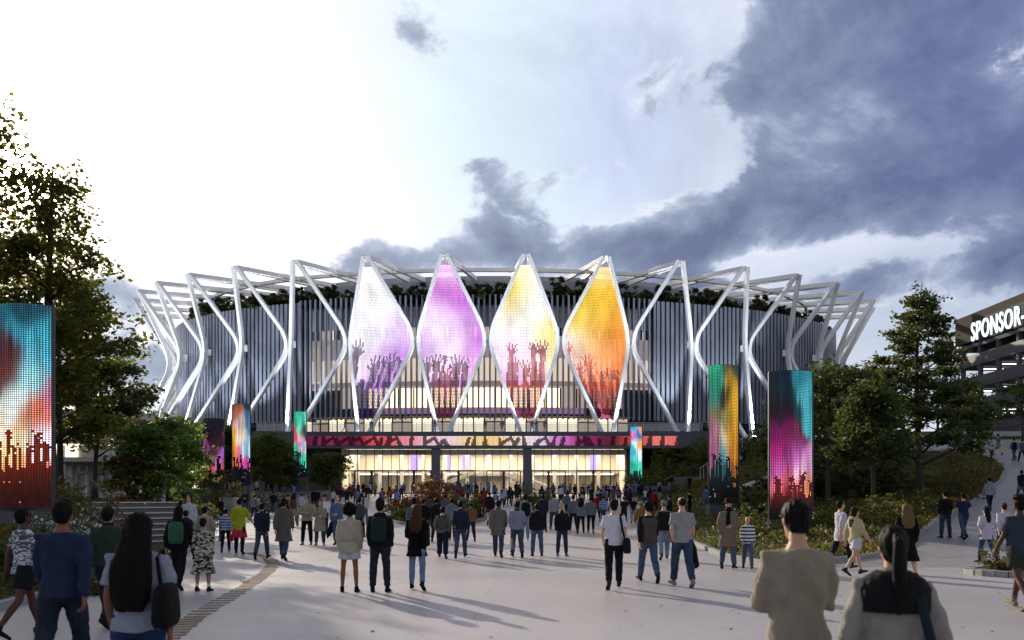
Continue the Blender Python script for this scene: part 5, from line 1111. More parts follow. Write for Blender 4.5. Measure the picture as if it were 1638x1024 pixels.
A(1130, 815, 40, 30, 'fold', 'long', '#4a7ac0', 'loose', '#5a6068', 'short', DH, 'man in a bright light blue shirt by the slope, left of the amber LED tower', LT, d=58)
A(1103, 803, 26, -40, 'fold', 'jacket', '#11141c', 'slim', DK, 'short', DH, 'man in black bending by the lowest terrace wall', LT, d=84)
A(1055, 806, 28, 40, 'stand', 'jacket', '#12151d', 'loose', '#8a8d94', 'short', DH, 'person in a black jacket and pale trousers at the foot of the slope', LT, d=80)
A(1190, 798, 21, 10, 'stand', 'jacket', '#141a2c', 'slim', DK, 'short', DH, 'tall dark-clothed person on the slope right of the amber LED tower', LT, d=88)
A(1186, 798, 16, 0, 'stand', 'long', '#8a8d9c', 'slim', NV, 'long', DH, 'smaller pale-clothed person beside the tall one on the slope', LT, d=88, H=1.4)
A(1055, 771, 18, 10, 'stepL', 'long', '#9aa4b4', 'slim', DK, 'short', DH, 'person in white on the lower slope stairs', LT, d=93)
A(1076, 764, 18, 0, 'stepR', 'jacket', '#12151f', 'slim', DK, 'short', DH, 'person in navy on the terrace above the lower slope stairs', LT, d=96)
A(1071, 765, 14, 10, 'stand', 'long', '#8c8f98', 'slim', DK, 'long', DH, 'small person in grey beside the navy one on the terrace', LT, d=95, H=1.3)
A(1218, 710, 20, 0, 'stepL', 'long', '#a4a8b4', 'jeans', J, 'short', DH, 'man in white high on the upper slope stairs', LT, d=104)
A(1209, 719, 15, 0, 'stand', 'jacket', '#131519', 'slim', DK, 'short', DH, 'dark figure below the man in white on the upper stairs', LT, d=103)
A(1037, 750+15, 14, 0, 'stand', 'tee', '#a01c30', 'slim', DK, 'short', DH, 'small person in red on the flowered slope', LT, d=96, H=1.4)
# right-hand path
A(1345, 911, 110, -78, 'walkR', 'longtee', '#b8b4c4', 'slim', NV, 'short', DH, 'man in a long white shirt walking right with the woman in cream', LT, shoe='#4a4d55', H=1.76)
A(1368, 921, 110, -72, 'walkL', 'hoodie', '#b3a684', 'shorts', '#c2bfc8', 'long', '#2a1610', 'woman in a cream hoodie and white shorts walking right', LT, hood=True, H=1.70, shoe='#2f323a')
A(1450, 928, 120, -12, 'armhold', 'dress', '#08080a', 'none', '', 'wavy', '#6b5238', 'woman in a black dress with long wavy fair hair', LT, H=1.72)
A(1512, 861, 75, 2, 'stand', 'long', '#121318', 'jeans', 'd#2c384e', 'short', DH, 'man in a black sweater walking up the curving path', LT)
A(1541, 864, 75, 2, 'walkR', 'tee', '#1d2744', 'jeans', J, 'short', DH, 'man in a navy T-shirt and jeans beside the black sweater', LT)
A(1577, 901, 90, 3, 'hip', 'longtee', '#b4b0c4', 'jeans', J, 'long', '#120c0b', 'woman in a loose white top with hands on hips on the path', LT, H=1.68)
A(1606, 896, 91, 0, 'walkL', 'long', '#aeb0be', 'slim', NV, 'short', BH, 'man in a white sweater and navy trousers on the path', LT)
A(1630, 976, 181, 12, 'walkR', 'tee', '#2b3442', 'shorts', '#2d2e2c', 'puff', '#0d0a0a', 'tall man in a blue-grey vest and dark shorts at the right edge', VD, shoe='#8a7a5c', H=1.86, ex=(('vest', '#2c3748'), ('socks', '#5a6478')))
A(1583, 820, 56, 0, 'walkR', 'hoodie', '#868b9c', 'slim', NV, 'short', DH, 'person in a pale grey hoodie walking alone on the bend of the path', LT, hood=True)
A(1634, 797, 52, 0, 'walkL', 'hoodie', '#141828', 'jeans', JM, 'short', BH, 'person in a black hooded jacket at the right edge of the path', LT, hood=True)
A(1622, 748, 36, 0, 'walkR', 'long', '#6a6d78', 'jeans', J, 'short', DH, 'person in a black vest and jeans far up the path', LT, d=61.5, ex=(('vest', '#101218'),))
A(1635, 749, 36, 0, 'walkL', 'long', '#4c5058', 'jeans', JD, 'short', DH, 'person in dark grey at the right edge far up the path', LT, d=61)
A(1586, 737, 36, 175, 'walkR', 'jacket', '#9aa2b4', 'jeans', JD, 'short', DH, 'person in an open pale jacket over red coming down the path', LT, d=61.5, ex=(('front', '#8a1a24'),))
A(1596, 737, 34, 10, 'walkL', 'tee', '#5a5c64', 'shorts', '#8a7a58', 'short', DH, 'person in a grey shirt and tan shorts far up the path', LT, d=64)
A(1568, 737, 31, 0, 'walkR', 'vest', '#62728c', 'jeans', J, 'short', DH, 'person in a denim vest far up the path', LT, d=63)
A(1575, 724, 32, 0, 'walkL', 'tee', '#b8bcc8', 'slim', NV, 'short', DH, 'person in a white T-shirt at the top of the path', LT, d=69)
A(1530, 716, 28, 0, 'stand', 'long', '#161a26', 'slim', DK, 'short', DH, 'dark figure half hidden behind the conical tree at the top of the path', LT, d=71)
# terrace
for fx, col, lb in ((552, '#141518', 'dark-clothed person alone at the left of the lit terrace'), (594, '#20242e', 'left one of two people talking behind the terrace glass'), (607, '#161a22', 'right one of two people talking behind the terrace glass'), (695, '#3a3230', 'person in brown alone on the lit terrace'), (776, '#17181d', 'person in black at the middle of the terrace'), (803, '#1b1e26', 'person in charcoal just right of the terrace middle'), (851, '#1a1d28', 'left one of three walkers on the terrace'), (858, '#22242c', 'middle one of three walkers on the terrace'), (872, '#15161c', 'right one of three walkers on the terrace'), (1120, '#7a4a48', 'person in pale red at the right end of the terrace')):
    A(fx, 692, 19, random.choice((90, -90, 160, 20)), random.choice(('stand', 'walkL', 'walkR')), 'jacket', col, 'slim', DK, 'short', DH, lb, LT, d=106.5); PEOPLE[-1]['z'] = 10.76
# far crowd before the doors: what the photo shows only as small figures
rd = random.Random(21)
CR = [('blue', ['#3c5ea0', '#4a70b8', '#2f4f94', '#6a86c0'], 'small figure in blue in the far crowd before the glass doors'), ('dark', ['#14161d', '#1b2030', '#22242a', '#181a20'], 'small dark-clothed figure in the far crowd before the glass doors'), ('white', ['#a9aebc', '#b6b9c4', '#9aa2b8'], 'small figure in white in the far crowd before the glass doors'), ('grey', ['#5a6068', '#6a6a70', '#50585c'], 'small figure in grey in the far crowd before the glass doors'), ('red', ['#7c1c24', '#8f2c2c'], 'small figure in red in the far crowd before the glass doors')]
def far(fx, d, ci): 
    k, cols, lb = CR[ci]; A(fx, 0, 24, rd.choice((0, 0, 10, -15, 160, 90)), rd.choice(('walkL', 'walkR', 'stand', 'stepL')), rd.choice(('long', 'jacket', 'hoodie', 'tee')), rd.choice(cols), 'slim', rd.choice((DK, NV, '#26324a')), rd.choice(('short', 'short', 'short', 'long')), DH, lb, rd.choice((LT, MD, BR)), d=d, H=rd.uniform(1.6, 1.85), group='far crowd in '+k)
for fx, d, ci in [(565, 97, 0), (573, 99, 1), (581, 99, 1), (591, 98, 2), (600, 99, 3), (715, 95, 0), (722, 98, 1), (731, 94, 0), (736, 96, 0), (744, 92, 0), (748, 97, 1), (754, 99, 0), (770, 94, 2), (781, 97, 0), (790, 100, 1), (826, 97, 1), (838, 99, 3), (885, 92, 3), (903, 96, 0), (912, 98, 3), (919, 95, 1), (934, 93, 2), (941, 92, 1), (946, 96, 0), (965, 94, 0), (970, 97, 1), (975, 95, 2), (982, 96, 1), (987, 98, 2), (948, 78, 0), (956, 80, 3), (973, 74, 1), (981, 70, 4), (990, 76, 3), (1003, 72, 1), (1000, 82, 2), (1008, 86, 3), (978, 62, 3), (1040, 66, 1), (1033, 72, 2), (1047, 58, 4), (960, 60, 1), (1018, 92, 0), (1023, 90, 1), (1010, 96, 0), (1027, 94, 1), (545, 96, 3), (538, 92, 1), (527, 95, 3), (560, 90, 4), (646, 100, 3), (660, 101, 3), (675, 99, 1), (640, 97, 2)]: far(fx, d, ci)
n_ = 0
while n_ < 44:
    d_ = rd.uniform(58, 92); px_ = rd.uniform(500, 1010); x_ = (px_-819)/F*d_
    if not (ip(XL, d_)+1.5 < x_ < ip(XR, d_)-.8) or (820 < px_ < 903 and 58 < d_ < 70) or (600 < px_ < 775 and d_ < 60): continue
    far(px_, d_, rd.choice((0, 1, 1, 1, 2, 3, 3, 4))); n_ += 1
for fx, fy, d, col, lb in ((411, 780, 92, '#9aa2b4', 'person in white on the upper path left of the dark trees'), (434, 782, 93, '#15161a', 'person in black by the upper wall under the dark trees'), (470, 790, 86, '#4b74b8', 'person in bright blue below the mint LED tower'), (468, 781, 92, '#2a2c38', 'dark figure behind the person in bright blue')):
    A(fx, fy, 22, 60, 'walkL', 'long', col, 'slim', DK, 'short', DH, lb, LT, d=d)
make_people()
# ---------------------------------------------------------------- foliage
BARK = mat('bark', (.06, .048, .038), .9, .2, var=.35, scale=14, bump=.8, bscale=30)
GREEN = leafmat('leaf_green', [(0, (.028, .058, .016)), (.4, (.05, .09, .022)), (.75, (.08, .115, .026)), (1, (.14, .13, .026))], .55)
DEEP = leafmat('leaf_deep', [(0, (.016, .036, .015)), (.5, (.03, .062, .022)), (.9, (.055, .088, .028)), (1, (.13, .075, .018))], .45)
FRESH = leafmat('leaf_fresh', [(0, (.05, .14, .03)), (.5, (.085, .21, .042)), (.94, (.14, .24, .05)), (.95, (.2, .06, .014)), (1, (.24, .075, .015))], .55)
GOLD = leafmat('leaf_gold', [(0, (.03, .042, .012)), (.5, (.065, .072, .018)), (.8, (.15, .10, .022)), (1, (.22, .13, .03))], .5)
RED = leafmat('leaf_red', [(0, (.09, .015, .016)), (.4, (.2, .024, .022)), (.8, (.34, .04, .03)), (.9, (.05, .06, .02)), (1, (.06, .07, .022))])
RUST = leafmat('leaf_rust', [(0, (.02, .042, .014)), (.45, (.036, .062, .02)), (.74, (.06, .075, .022)), (.80, (.17, .06, .016)), (.92, (.32, .10, .018)), (1, (.38, .14, .024))])
MIXED = leafmat('leaf_mixed', [(0, (.02, .042, .015)), (.5, (.04, .065, .02)), (.8, (.085, .09, .026)), (.93, (.16, .10, .025)), (.965, (.35, .05, .02)), (1, (.42, .06, .025))])
BLOOM = leafmat('leaf_bloom', [(0, (.015, .035, .014)), (.55, (.03, .055, .02)), (.62, (.55, .55, .55)), (1, (.7, .7, .72))], .3)
BACK = leafmat('leaf_backlit', [(0, (.03, .055, .014)), (.45, (.06, .085, .02)), (.75, (.14, .12, .025)), (1, (.30, .18, .03))], .68)  # gold of sun shining through is put into the leaf colour
CONIF = leafmat('leaf_roof', [(0, (.012, .022, .011)), (.6, (.024, .04, .015)), (1, (.045, .055, .02))], .3)

def leaf_quads(cen, size, r, flat=.55):
    """one rhombic leaf per centre"""
    n = len(cen); nrm = r.normal(size=(n, 3)); nrm[:, 2] = np.abs(nrm[:, 2])+flat; nrm /= np.linalg.norm(nrm, axis=1)[:, None]
    a = r.normal(size=(n, 3)); a -= nrm*(a*nrm).sum(1)[:, None]; a /= np.linalg.norm(a, axis=1)[:, None]; b = np.cross(nrm, a)
    L = (size*(.6+.8*r.random(n)))[:, None]; w = L*(.30+.12*r.random(n))[:, None]
    return np.stack([cen-a*L*.5, cen+b*w-nrm*L*.06, cen+a*L*.5, cen-b*w-nrm*L*.06], 1)

def tree_data(h, prof, seed, leaves, lsize, nlimb=22, trunk0=.22, tr=.16, rise=(.25, .75), clump=.55, sub=5, lean=0, twist=1.0, droop=.0):
    """-> trunk mesh builder, leaf quads. prof(t) = crown radius at height fraction t"""
    rd = random.Random(seed); r = np.random.default_rng(seed); mb = MB(); pts = []; rad = []
    for i in range(9):
        f = i/8; pts.append(Vector((math.sin(f*5+seed)*.12*f*h*.12+lean*f*f*h, math.cos(f*4+seed*2)*.1*f*h*.12, f*h*.96))); rad.append(tr*(1-f)**.8+.015)
    rad[0] *= 1.5; mb.tube(pts, rad, 8, up=(1, 0, 0))
    def tp(f): 
        x = f/.12; i = min(7, int(f*8)); u = f*8-i; return pts[i].lerp(pts[i+1], u)
    tips = []; wts = []
    for i in range(nlimb):
        f = trunk0+(1-trunk0)*((i+.5)/nlimb)**.9*.97; ang = i*2.399*twist+rd.uniform(-.4, .4); Rr = prof(f)*rd.uniform(.72, 1.12); up = rd.uniform(*rise)*(1-.3*f)
        a = tp(f*.94); d = Vector((math.cos(ang), math.sin(ang), 0)); e = a+d*Rr+Vector((0, 0, Rr*up-droop*Rr))
        mid = a.lerp(e, .5)+Vector((0, 0, Rr*.08)); tk = tr*(1-f)*.42+.02
        mb.tube([a, mid, e], [tk, tk*.6, .012], 5)
        for k in range(sub):
            u = rd.uniform(.3, 1.0); q = (a.lerp(mid, u*2) if u < .5 else mid.lerp(e, u*2-1)); a2 = ang+rd.uniform(-1.3, 1.3); l2 = Rr*rd.uniform(.2, .5)*(1.15-u*.5)
            w = q+Vector((math.cos(a2)*l2, math.sin(a2)*l2, l2*rd.uniform(-.05, .6)-droop*l2)); mb.tube([q, q.lerp(w, .5)+Vector((0, 0, .04)), w], [tk*.4+.008, tk*.25+.006, .006], 4)
            tips.append((q, w)); wts.append(l2+.25)
        tips.append((mid, e)); wts.append(Rr*.5+.2)
    tips.append((tp(.85), pts[-1])); wts.append(.8)
    wts = np.array(wts); wts /= wts.sum(); cnt = r.multinomial(leaves, wts); cen = []
    for (q, w), n in zip(tips, cnt):
        q = np.array(q); w = np.array(w); u = (.25+.8*r.random(n))[:, None]
        # leaves gather in a few sprays along each twig
        k = max(2, int(n/14)); sp = (q+(w-q)*(.25+.85*r.random(k))[:, None])+r.normal(size=(k, 3))*clump*np.array([.6, .6, .36])
        cen.append(sp[r.integers(0, k, n)]+r.normal(size=(n, 3))*clump*np.array([.33, .33, .2]))
    cen = np.concatenate(cen); return mb, leaf_quads(cen, np.full(len(cen), lsize), r)

def make_tree(name, label, loc, mt, group=None, rz=0, cat='tree', **kw):
    mb, Q = tree_data(**kw); th = thing(name, label, cat, loc, rz, group)
    mb.build('trunk', BARK, th, True); link('crown', quads_mesh('crown', Q, mt), th); return th

def shrub_data(r_, h, seed, leaves, lsize, mt, stems=6, clump=.3, name='foliage', open_=.0):
    r = np.random.default_rng(seed); rd = random.Random(seed); mb = MB(); K = int(10+leaves/40)
    d = r.normal(size=(K, 3)); d[:, 2] = np.abs(d[:, 2]); d /= np.linalg.norm(d, axis=1)[:, None]
    rr = (.45+.6*r.random(K))[:, None]*(.8+.35*np.sin(d[:, :1]*5+seed)); sp = d*rr*np.array([r_, r_, h])
    sp[:, 2] = np.maximum(sp[:, 2], .06*h)
    cen = sp[r.integers(0, K, leaves)]+r.normal(size=(leaves, 3))*clump*np.array([.42, .42, .3]); cen[:, 2] = np.abs(cen[:, 2])
    for i in range(stems):
        q = sp[rd.randrange(K)]; mb.tube([(rd.uniform(-.08, .08), rd.uniform(-.08, .08), -.1), tuple(q*.5+np.array([0, 0, .08*h])), tuple(q)], [.025, .016, .006], 4)
    return mb, leaf_quads(cen, np.full(leaves, lsize), r, .3)
_sh = {}
def shrub(kind, name, label, loc, group=None, rz=0, sc=1, cat='shrub'):
    if kind in _sh: 
        o = dup(_sh[kind], loc, rz, sc, label, group); o.name = name; o['category'] = cat; return o
    a = SHR[kind]; mb, Q = shrub_data(*a); th = thing(name, label, cat, loc, rz, group); s = sc if hasattr(sc, '__len__') else (sc,)*3; th.scale = s
    mb.build('stem', BARK, th); link('foliage', quads_mesh('foliage', Q, a[5]), th); _sh[kind] = th; return th
SHR = {'rust': (1.3, 1.5, 3, 1900, .13, RUST), 'green': (1.3, 1.5, 4, 2000, .13, GREEN), 'deep': (2.2, 2.6, 5, 3200, .2, DEEP), 'red': (1.6, 2.1, 6, 3400, .13, RED), 'mixed': (1.2, 1.1, 7, 1900, .11, MIXED),
       'bloom': (1.2, 1.3, 8, 2600, .10, BLOOM), 'gold': (1.1, 1.6, 9, 1800, .11, GOLD), 'roof': (1.7, 2.6, 10, 2600, .27, CONIF), 'roof2': (2.2, 2.0, 11, 2600, .27, CONIF), 'hedge': (1.4, 1.3, 12, 3200, .12, GREEN)}

# big tree on the left, sun behind it
def pr_oval(R_): return lambda t: R_*(max(0.05, 1-((t-.5)/.53)**2))**.55
def pr_cone(R_): return lambda t: R_*min(1, (1.04-t)*1.25)**.85*(min(1, (t-.05)/.18+.3))
def pr_full(R_): return lambda t: R_*max(.05, 1.02-t)**.5*(1+.16*math.sin(t*21))
def pr_stack(R_): return lambda t: R_*(max(.06, 1.03-t))**.75*(1+.18*math.sin(t*17))
def base(px, d, dz=0): x = (px-819)/F*d; return (x, d, G(x, d)+dz)
make_tree('broadleaf_tree', 'big tree at the left edge with the low sun glinting past its crown', base(80, 36), BACK, h=16.6, prof=pr_full(3.5), seed=3, leaves=13500, lsize=.24, nlimb=36, trunk0=.18, tr=.30, clump=.8, sub=6)
make_tree('broadleaf_tree', 'tall tree mostly beyond the left edge, left of the sun', base(-30, 33), BACK, h=17.8, prof=pr_full(2.3), seed=14, leaves=8500, lsize=.25, nlimb=30, trunk0=.18, tr=.26, clump=.75, sub=6)
make_tree('broadleaf_tree', 'slimmer tree leaning out right of the teal LED tower', base(152, 44), DEEP, h=8.6, prof=pr_oval(2.7), seed=5, leaves=9000, lsize=.22, nlimb=18, trunk0=.3, tr=.14, clump=.6, lean=.04)
make_tree('broadleaf_tree', 'mid-height olive tree between the big left tree and the slimmer one', base(96, 41), GREEN, h=12.2, prof=pr_oval(2.9), seed=8, leaves=13000, lsize=.23, nlimb=22, trunk0=.25, tr=.17, clump=.65)
make_tree('maple_tree', 'small bright green maple beside the stone steps', base(268, 40), FRESH, h=5.6, prof=pr_oval(2.0), seed=9, leaves=9000, lsize=.19, nlimb=20, trunk0=.24, tr=.11, clump=.45)
make_tree('maple_tree', 'low tree with orange-tipped leaves behind the stone steps', base(205, 39), RUST, h=3.4, prof=pr_oval(1.2), seed=12, leaves=3600, lsize=.16, nlimb=16, trunk0=.2, tr=.07, clump=.36)
# right group
make_tree('conical_tree', 'tallest conical tree on the right bank in front of the car park', base(1470, 46), DEEP, h=12.9, prof=pr_cone(4.0), seed=21, leaves=21000, lsize=.20, nlimb=40, trunk0=.14, tr=.20, clump=.46, sub=6, rise=(.05, .55))
make_tree('broadleaf_tree', 'dark round-topped tree behind the teal and magenta LED tower', base(1325, 44), DEEP, h=8.6, prof=pr_oval(2.4), seed=23, leaves=9500, lsize=.20, nlimb=22, trunk0=.22, tr=.14, clump=.6)
make_tree('broadleaf_tree', 'slender open-crowned tree between the conical tree and the round one', base(1397, 37), DEEP, h=7.0, prof=pr_stack(2.5), seed=27, leaves=8000, lsize=.18, nlimb=20, trunk0=.34, tr=.10, clump=.5)
make_tree('broadleaf_tree', 'small young tree on the grass below the car park', base(1636, 75), GREEN, h=5.6, prof=pr_oval(2.2), seed=29, leaves=3500, lsize=.24, nlimb=14, trunk0=.25, tr=.09, clump=.5)
make_tree('broadleaf_tree', 'dark bushy tree crowding the foot of the round-topped tree', base(1285, 52), DEEP, h=6.2, prof=pr_oval(2.6), seed=31, leaves=7000, lsize=.22, nlimb=16, trunk0=.1, tr=.1, clump=.6)
make_tree('conical_tree', 'dark bushy tree low on the right flank of the conical tree', base(1548, 66), DEEP, h=6.6, prof=pr_cone(1.7), seed=33, leaves=3800, lsize=.24, nlimb=18, trunk0=.1, tr=.1, clump=.55)
for px_, d_, h_, R_, lb_ in ((1352, 82, 7.5, 3.6, 'dark tree far back in the gap left of the slender tree'), (1420, 88, 8.0, 3.8, 'dark tree far back in the gap right of the slender tree'), (1300, 90, 7.0, 3.2, 'dark tree far back beside the teal and magenta LED tower'), (1500, 92, 7.0, 3.4, 'dark tree far back behind the top of the path')): make_tree('broadleaf_tree', lb_, base(px_, d_), DEEP, h=h_, prof=pr_oval(R_), seed=int(px_), leaves=5200, lsize=.3, nlimb=18, trunk0=.08, tr=.15, clump=.75)
# dark trees under the left end of the slab
for i, (px, d, h, R_, lb) in enumerate([(425, 93, 7.2, 2.7, 'dark spreading tree behind the yellow and pink LED tower'), (447, 98, 6.0, 1.9, 'dark tree between the two left LED towers, under the slab'), (523, 102, 5.4, 2.2, 'dark tree by the left corner of the lobby glass'), (363, 84, 7.8, 1.0, 'narrow green tree between the purple and yellow LED towers'),
                                       (296, 76, 6.6, 1.9, 'dark green tree left of the purple LED tower'), (255, 66, 6.4, 3.2, 'dark tree behind the bright maple'), (196, 70, 7.5, 3.4, 'dark tree right of the pavilion roof')]):
    make_tree('broadleaf_tree', lb, base(px, d), [GREEN, DEEP][i % 2], h=h, prof=pr_oval(R_), seed=40+i, leaves=6500, lsize=.30, nlimb=20, trunk0=.16, tr=.16, clump=.75)
# roof garden shrubs
rd = random.Random(4); i = 0; th_ = -1.62
while th_ < 1.62:
    p = ell((.378-.014*rd.random())*D, th_, 30.2); k = 'roof' if rd.random() < .55 else 'roof2'
    shrub(k, 'rooftop_shrub', 'dark evergreen shrub in the roof garden above the fin wall', p, 'shrubs of the roof garden', rd.uniform(0, 6), rd.uniform(.8, 1.45)); th_ += rd.uniform(.014, .032)
# left beds
for px, d, k, s, nm, lb in [(112, 19, 'bloom', 1.0, 'flowering_shrub', 'white-flowered shrub under the right edge of the big left LED tower'), (150, 20.5, 'bloom', .95, 'flowering_shrub', 'white-flowered shrub nearest the stone steps'), (105, 23, 'bloom', 1.05, 'flowering_shrub', 'white-flowered shrub behind the first one, higher up the bank'),
                            (182, 27, 'red', .62, 'red_shrub', 'dark red shrub overhanging the foot of the stone steps'), (176, 33, 'red', .8, 'red_shrub', 'crimson shrub at the top of the stone steps'), (135, 27, 'gold', 1.2, 'golden_shrub', 'golden brown bush glowing in front of the pavilion'),
                            (95, 28, 'gold', 1.2, 'golden_shrub', 'yellow-green bush beside the big left LED tower'), (140, 21, 'rust', .8, 'rust_shrub', 'rust-coloured shrub behind the man in dark green'), (315, 42, 'rust', .9, 'rust_shrub', 'orange-leaved shrub below the purple LED tower'), (290, 38, 'rust', .8, 'rust_shrub', 'orange-leaved shrub beside the trunk of the bright maple'),
                            (355, 66, 'rust', 1.7, 'rust_shrub', 'orange bush between the pedestals of the purple and yellow LED towers'), (255, 33, 'mixed', .9, 'mixed_shrub', 'low green shrub behind the handrail of the steps'), (258, 24.0, 'mixed', .4, 'mixed_shrub', 'low shrub at the foot of the stone steps'), (60, 16.5, 'deep', .42, 'dark_shrub', 'dark shrub at the foot of the big left LED tower'),
                            (20, 17.5, 'deep', .5, 'dark_shrub', 'dark shrub in the left corner under the big LED tower'), (128, 15.5, 'mixed', .7, 'mixed_shrub', 'low leafy shrub behind the man in the blue sweater'), (415, 63, 'green', .9, 'clipped_shrub', 'clipped green hedge on the low wall left of the plaza'), (450, 66, 'hedge', .9, 'clipped_shrub', 'second clipped hedge on the low wall, nearer the mint LED tower'), (548, 97, 'hedge', 1.0, 'clipped_shrub', 'clipped hedge by the left corner of the lobby')]:
    shrub(k, nm, lb, base(px, d), None, d*1.7, s)
# planters in the plaza
def island(px0, px1, d0, d1, label):
    xa, xb = (px0-819)/F*d0, (px1-819)/F*d0; cx, cy = (xa+xb)/2, (d0+d1)/2; rx, ry = (xb-xa)/2, (d1-d0)/2; th = thing('planter', label, 'planter', (cx, cy, G(cx, cy)))
    m = MB(); n = 40; ring_ = [Vector((math.cos(2*math.pi*i/n)*rx, math.sin(2*math.pi*i/n)*ry, 0)) for i in range(n)]
    for v in ring_: v.z = G(cx+v.x, cy+v.y)-G(cx, cy)
    for a, b in zip(ring_, ring_[1:]+ring_[:1]): m.bar(a+Vector((0, 0, .06)), b+Vector((0, 0, .06)), .2, .2)
    m.build('kerb_ring', CONC, th); m = MB(); m.v = [tuple(v+Vector((0, 0, .12))) for v in ring_]+[(0, 0, .25)]; m.f = [(i, (i+1) % n, n) for i in range(n)]; m.m = [0]*n
    m.build('turf', mat('turf', (.05, .075, .022), .95, var=.4, scale=12, bump=.8), th); return cx, cy, rx, ry
cx, cy, rx, ry = island(606, 768, 44, 57, 'oval planter island with red shrubs in the middle of the plaza')
for i, (u, v, k, s, lb) in enumerate([(-.55, -.1, 'red', 1.25, 'tall crimson shrub at the left of the plaza planter'), (-.12, .1, 'red', 1.2, 'crimson shrub second from the left in the plaza planter'), (.35, .3, 'red', 1.1, 'crimson shrub right of centre in the plaza planter'), (.7, .1, 'green', .95, 'green shrub at the right end of the plaza planter'), (-.75, -.3, 'mixed', .95, 'low flowering shrub at the left tip of the planter'), (-.3, -.5, 'mixed', 1.05, 'red-flowered low shrub at the front of the planter'), (.1, -.45, 'bloom', .75, 'pale-flowered low shrub at the front of the planter'), (.45, -.3, 'green', .8, 'green low shrub at the front right of the planter'), (-.5, -.55, 'mixed', .8, 'low red-flecked shrub at the front left of the planter')]):
    x, y = cx+u*rx, cy+v*ry; shrub(k, 'planter_shrub', lb, (x, y, G(x, y)+.15), None, i*1.3, s)
cx, cy, rx, ry = island(828, 895, 60, 68, 'smaller round planter with clipped hedges right of the plaza axis')
for i, (u, v, k, s, lb) in enumerate([(-.35, .1, 'gold', 1.25, 'tall brown clipped hedge in the smaller planter'), (.35, .0, 'hedge', 1.05, 'green clipped hedge in the smaller planter'), (.1, -.45, 'green', .7, 'low green shrub at the front of the smaller planter')]):
    x, y = cx+u*rx, cy+v*ry; shrub(k, 'clipped_shrub', lb, (x, y, G(x, y)+.12), None, i*2., s)
# right beds: shrubs on the bank inside the curving path
rd = random.Random(12)
def scatter(n, px0, px1, d0, d1, kinds, name, label, group, s0, s1, ok=None):
    i = 0; tr = 0
    while i < n and tr < n*40:
        tr += 1; d = rd.uniform(d0, d1); px = rd.uniform(px0, px1); x = (px-819)/F*d
        if paved(x, d) or paved(x-.7, d) or paved(x+.7, d) or (ok and not ok(x, d)): continue
        shrub(rd.choice(kinds), name, label, (x, d, G(x, d)), group, rd.uniform(0, 6), rd.uniform(s0, s1)); i += 1
scatter(16, 1440, 1600, 40, 62, ['rust', 'rust', 'mixed', 'gold'], 'bank_shrub', 'rust and olive shrub on the bank inside the curving path', 'shrubs on the bank inside the curving path', .55, .95)
scatter(12, 1290, 1440, 30, 44, ['mixed', 'rust', 'green'], 'bed_shrub', 'low leafy shrub in the bed under the right-hand trees', 'shrubs under the right-hand trees', .5, .85)
scatter(16, 1260, 1420, 48, 75, ['deep', 'deep', 'green'], 'thicket_shrub', 'dark shrub in the hollow behind the right-hand trees', 'dark shrubs in the hollow', .8, 1.3)
scatter(12, 1040, 1215, 26, 50, ['mixed', 'mixed', 'rust'], 'bed_shrub', 'low red-flowered shrub in the bed along the right of the plaza', 'shrubs along the right of the plaza', .45, .7, lambda x, y: x < ip(XR, y)+4.5)
scatter(8, 1210, 1260, 36, 60, ['deep', 'green'], 'thicket_shrub', 'dark shrub between the two right-hand LED towers', 'dark shrubs between the right LED towers', .55, .9)
scatter(18, 1030, 1240, 84, 104, ['deep', 'rust', 'green', 'gold'], 'slope_shrub', 'shrub on the terraced slope beside the arena', 'shrubs on the terraced slope', .5, 1.0)
for px, d, s, lb in [(1062, 97, .9, 'round olive bush high on the slope under the slab'), (1098, 98, .8, 'round dark bush on the slope beside the olive one'), (1030, 98, 1.2, 'dark bush against the right end of the lobby')]:
    shrub('hedge', 'round_bush', lb, base(px, d), None, d, (s*1.5, s*1.5, s*1.9))
scatter(3, 1600, 1640, 18.4, 20.4, ['rust', 'mixed'], 'bed_shrub', 'low red shrub in the stone-edged bed at the right edge', 'shrubs of the right edge bed', .42, .55) if False else None

# ground cover: grass, flowers and leaves that nobody could count
def cover(name, label, n, px0, px1, d0, d1, mt, size, hh, seed, ok=None, kind='stuff', cat='ground cover'):
    r = np.random.default_rng(seed); cen = []; 
    while len(cen) < n:
        d = d0+(d1-d0)*r.random()**.8; x = (px0+(px1-px0)*r.random()-819)/F*d
        if paved(x, d) or (ok and not ok(x, d)): continue
        k = math.sin(x*1.7+seed)*math.cos(d*1.3+x)*.5+.5; cen.append((x, d, G(x, d)+.05+hh*k*r.random()))
    return tag(link(name, quads_mesh(name, leaf_quads(np.array(cen), np.full(n, size), r, .1), mt)), label, cat, kind=kind)
cover('ground_cover', 'low flowering plants over the right bank', 34000, 1230, 1610, 22, 66, RUST, .14, .55, 1)
cover('ground_cover', 'low green and red planting along the right of the plaza', 15000, 1000, 1330, 22, 60, MIXED, .11, .45, 2, lambda x, y: x < ip(XR, y)+6)
cover('ground_cover', 'grasses and yellow flowers on the terraced slope', 16000, 1020, 1300, 62, 106, GOLD, .30, .5, 3)
cover('ground_cover', 'leafy planting in the left beds', 26000, -60, 330, 12, 46, MIXED, .13, .5, 4, lambda x, y: not (195 < 819+x/y*F < 305 and 19 < y < 39))
cover('ground_cover', 'leafy planting around the left LED towers', 10000, 220, 520, 46, 100, GREEN, .26, .5, 5)
cover('grass', 'short grass beyond the top of the path', 9000, 1500, 1660, 73, 92, GREEN, .3, .25, 6)
cover('grass', 'grass verge along the kerb of the path', 9000, 1330, 1620, 24, 62, GREEN, .09, .12, 8, lambda x, y: ip(XP, y)-1.6 < x)
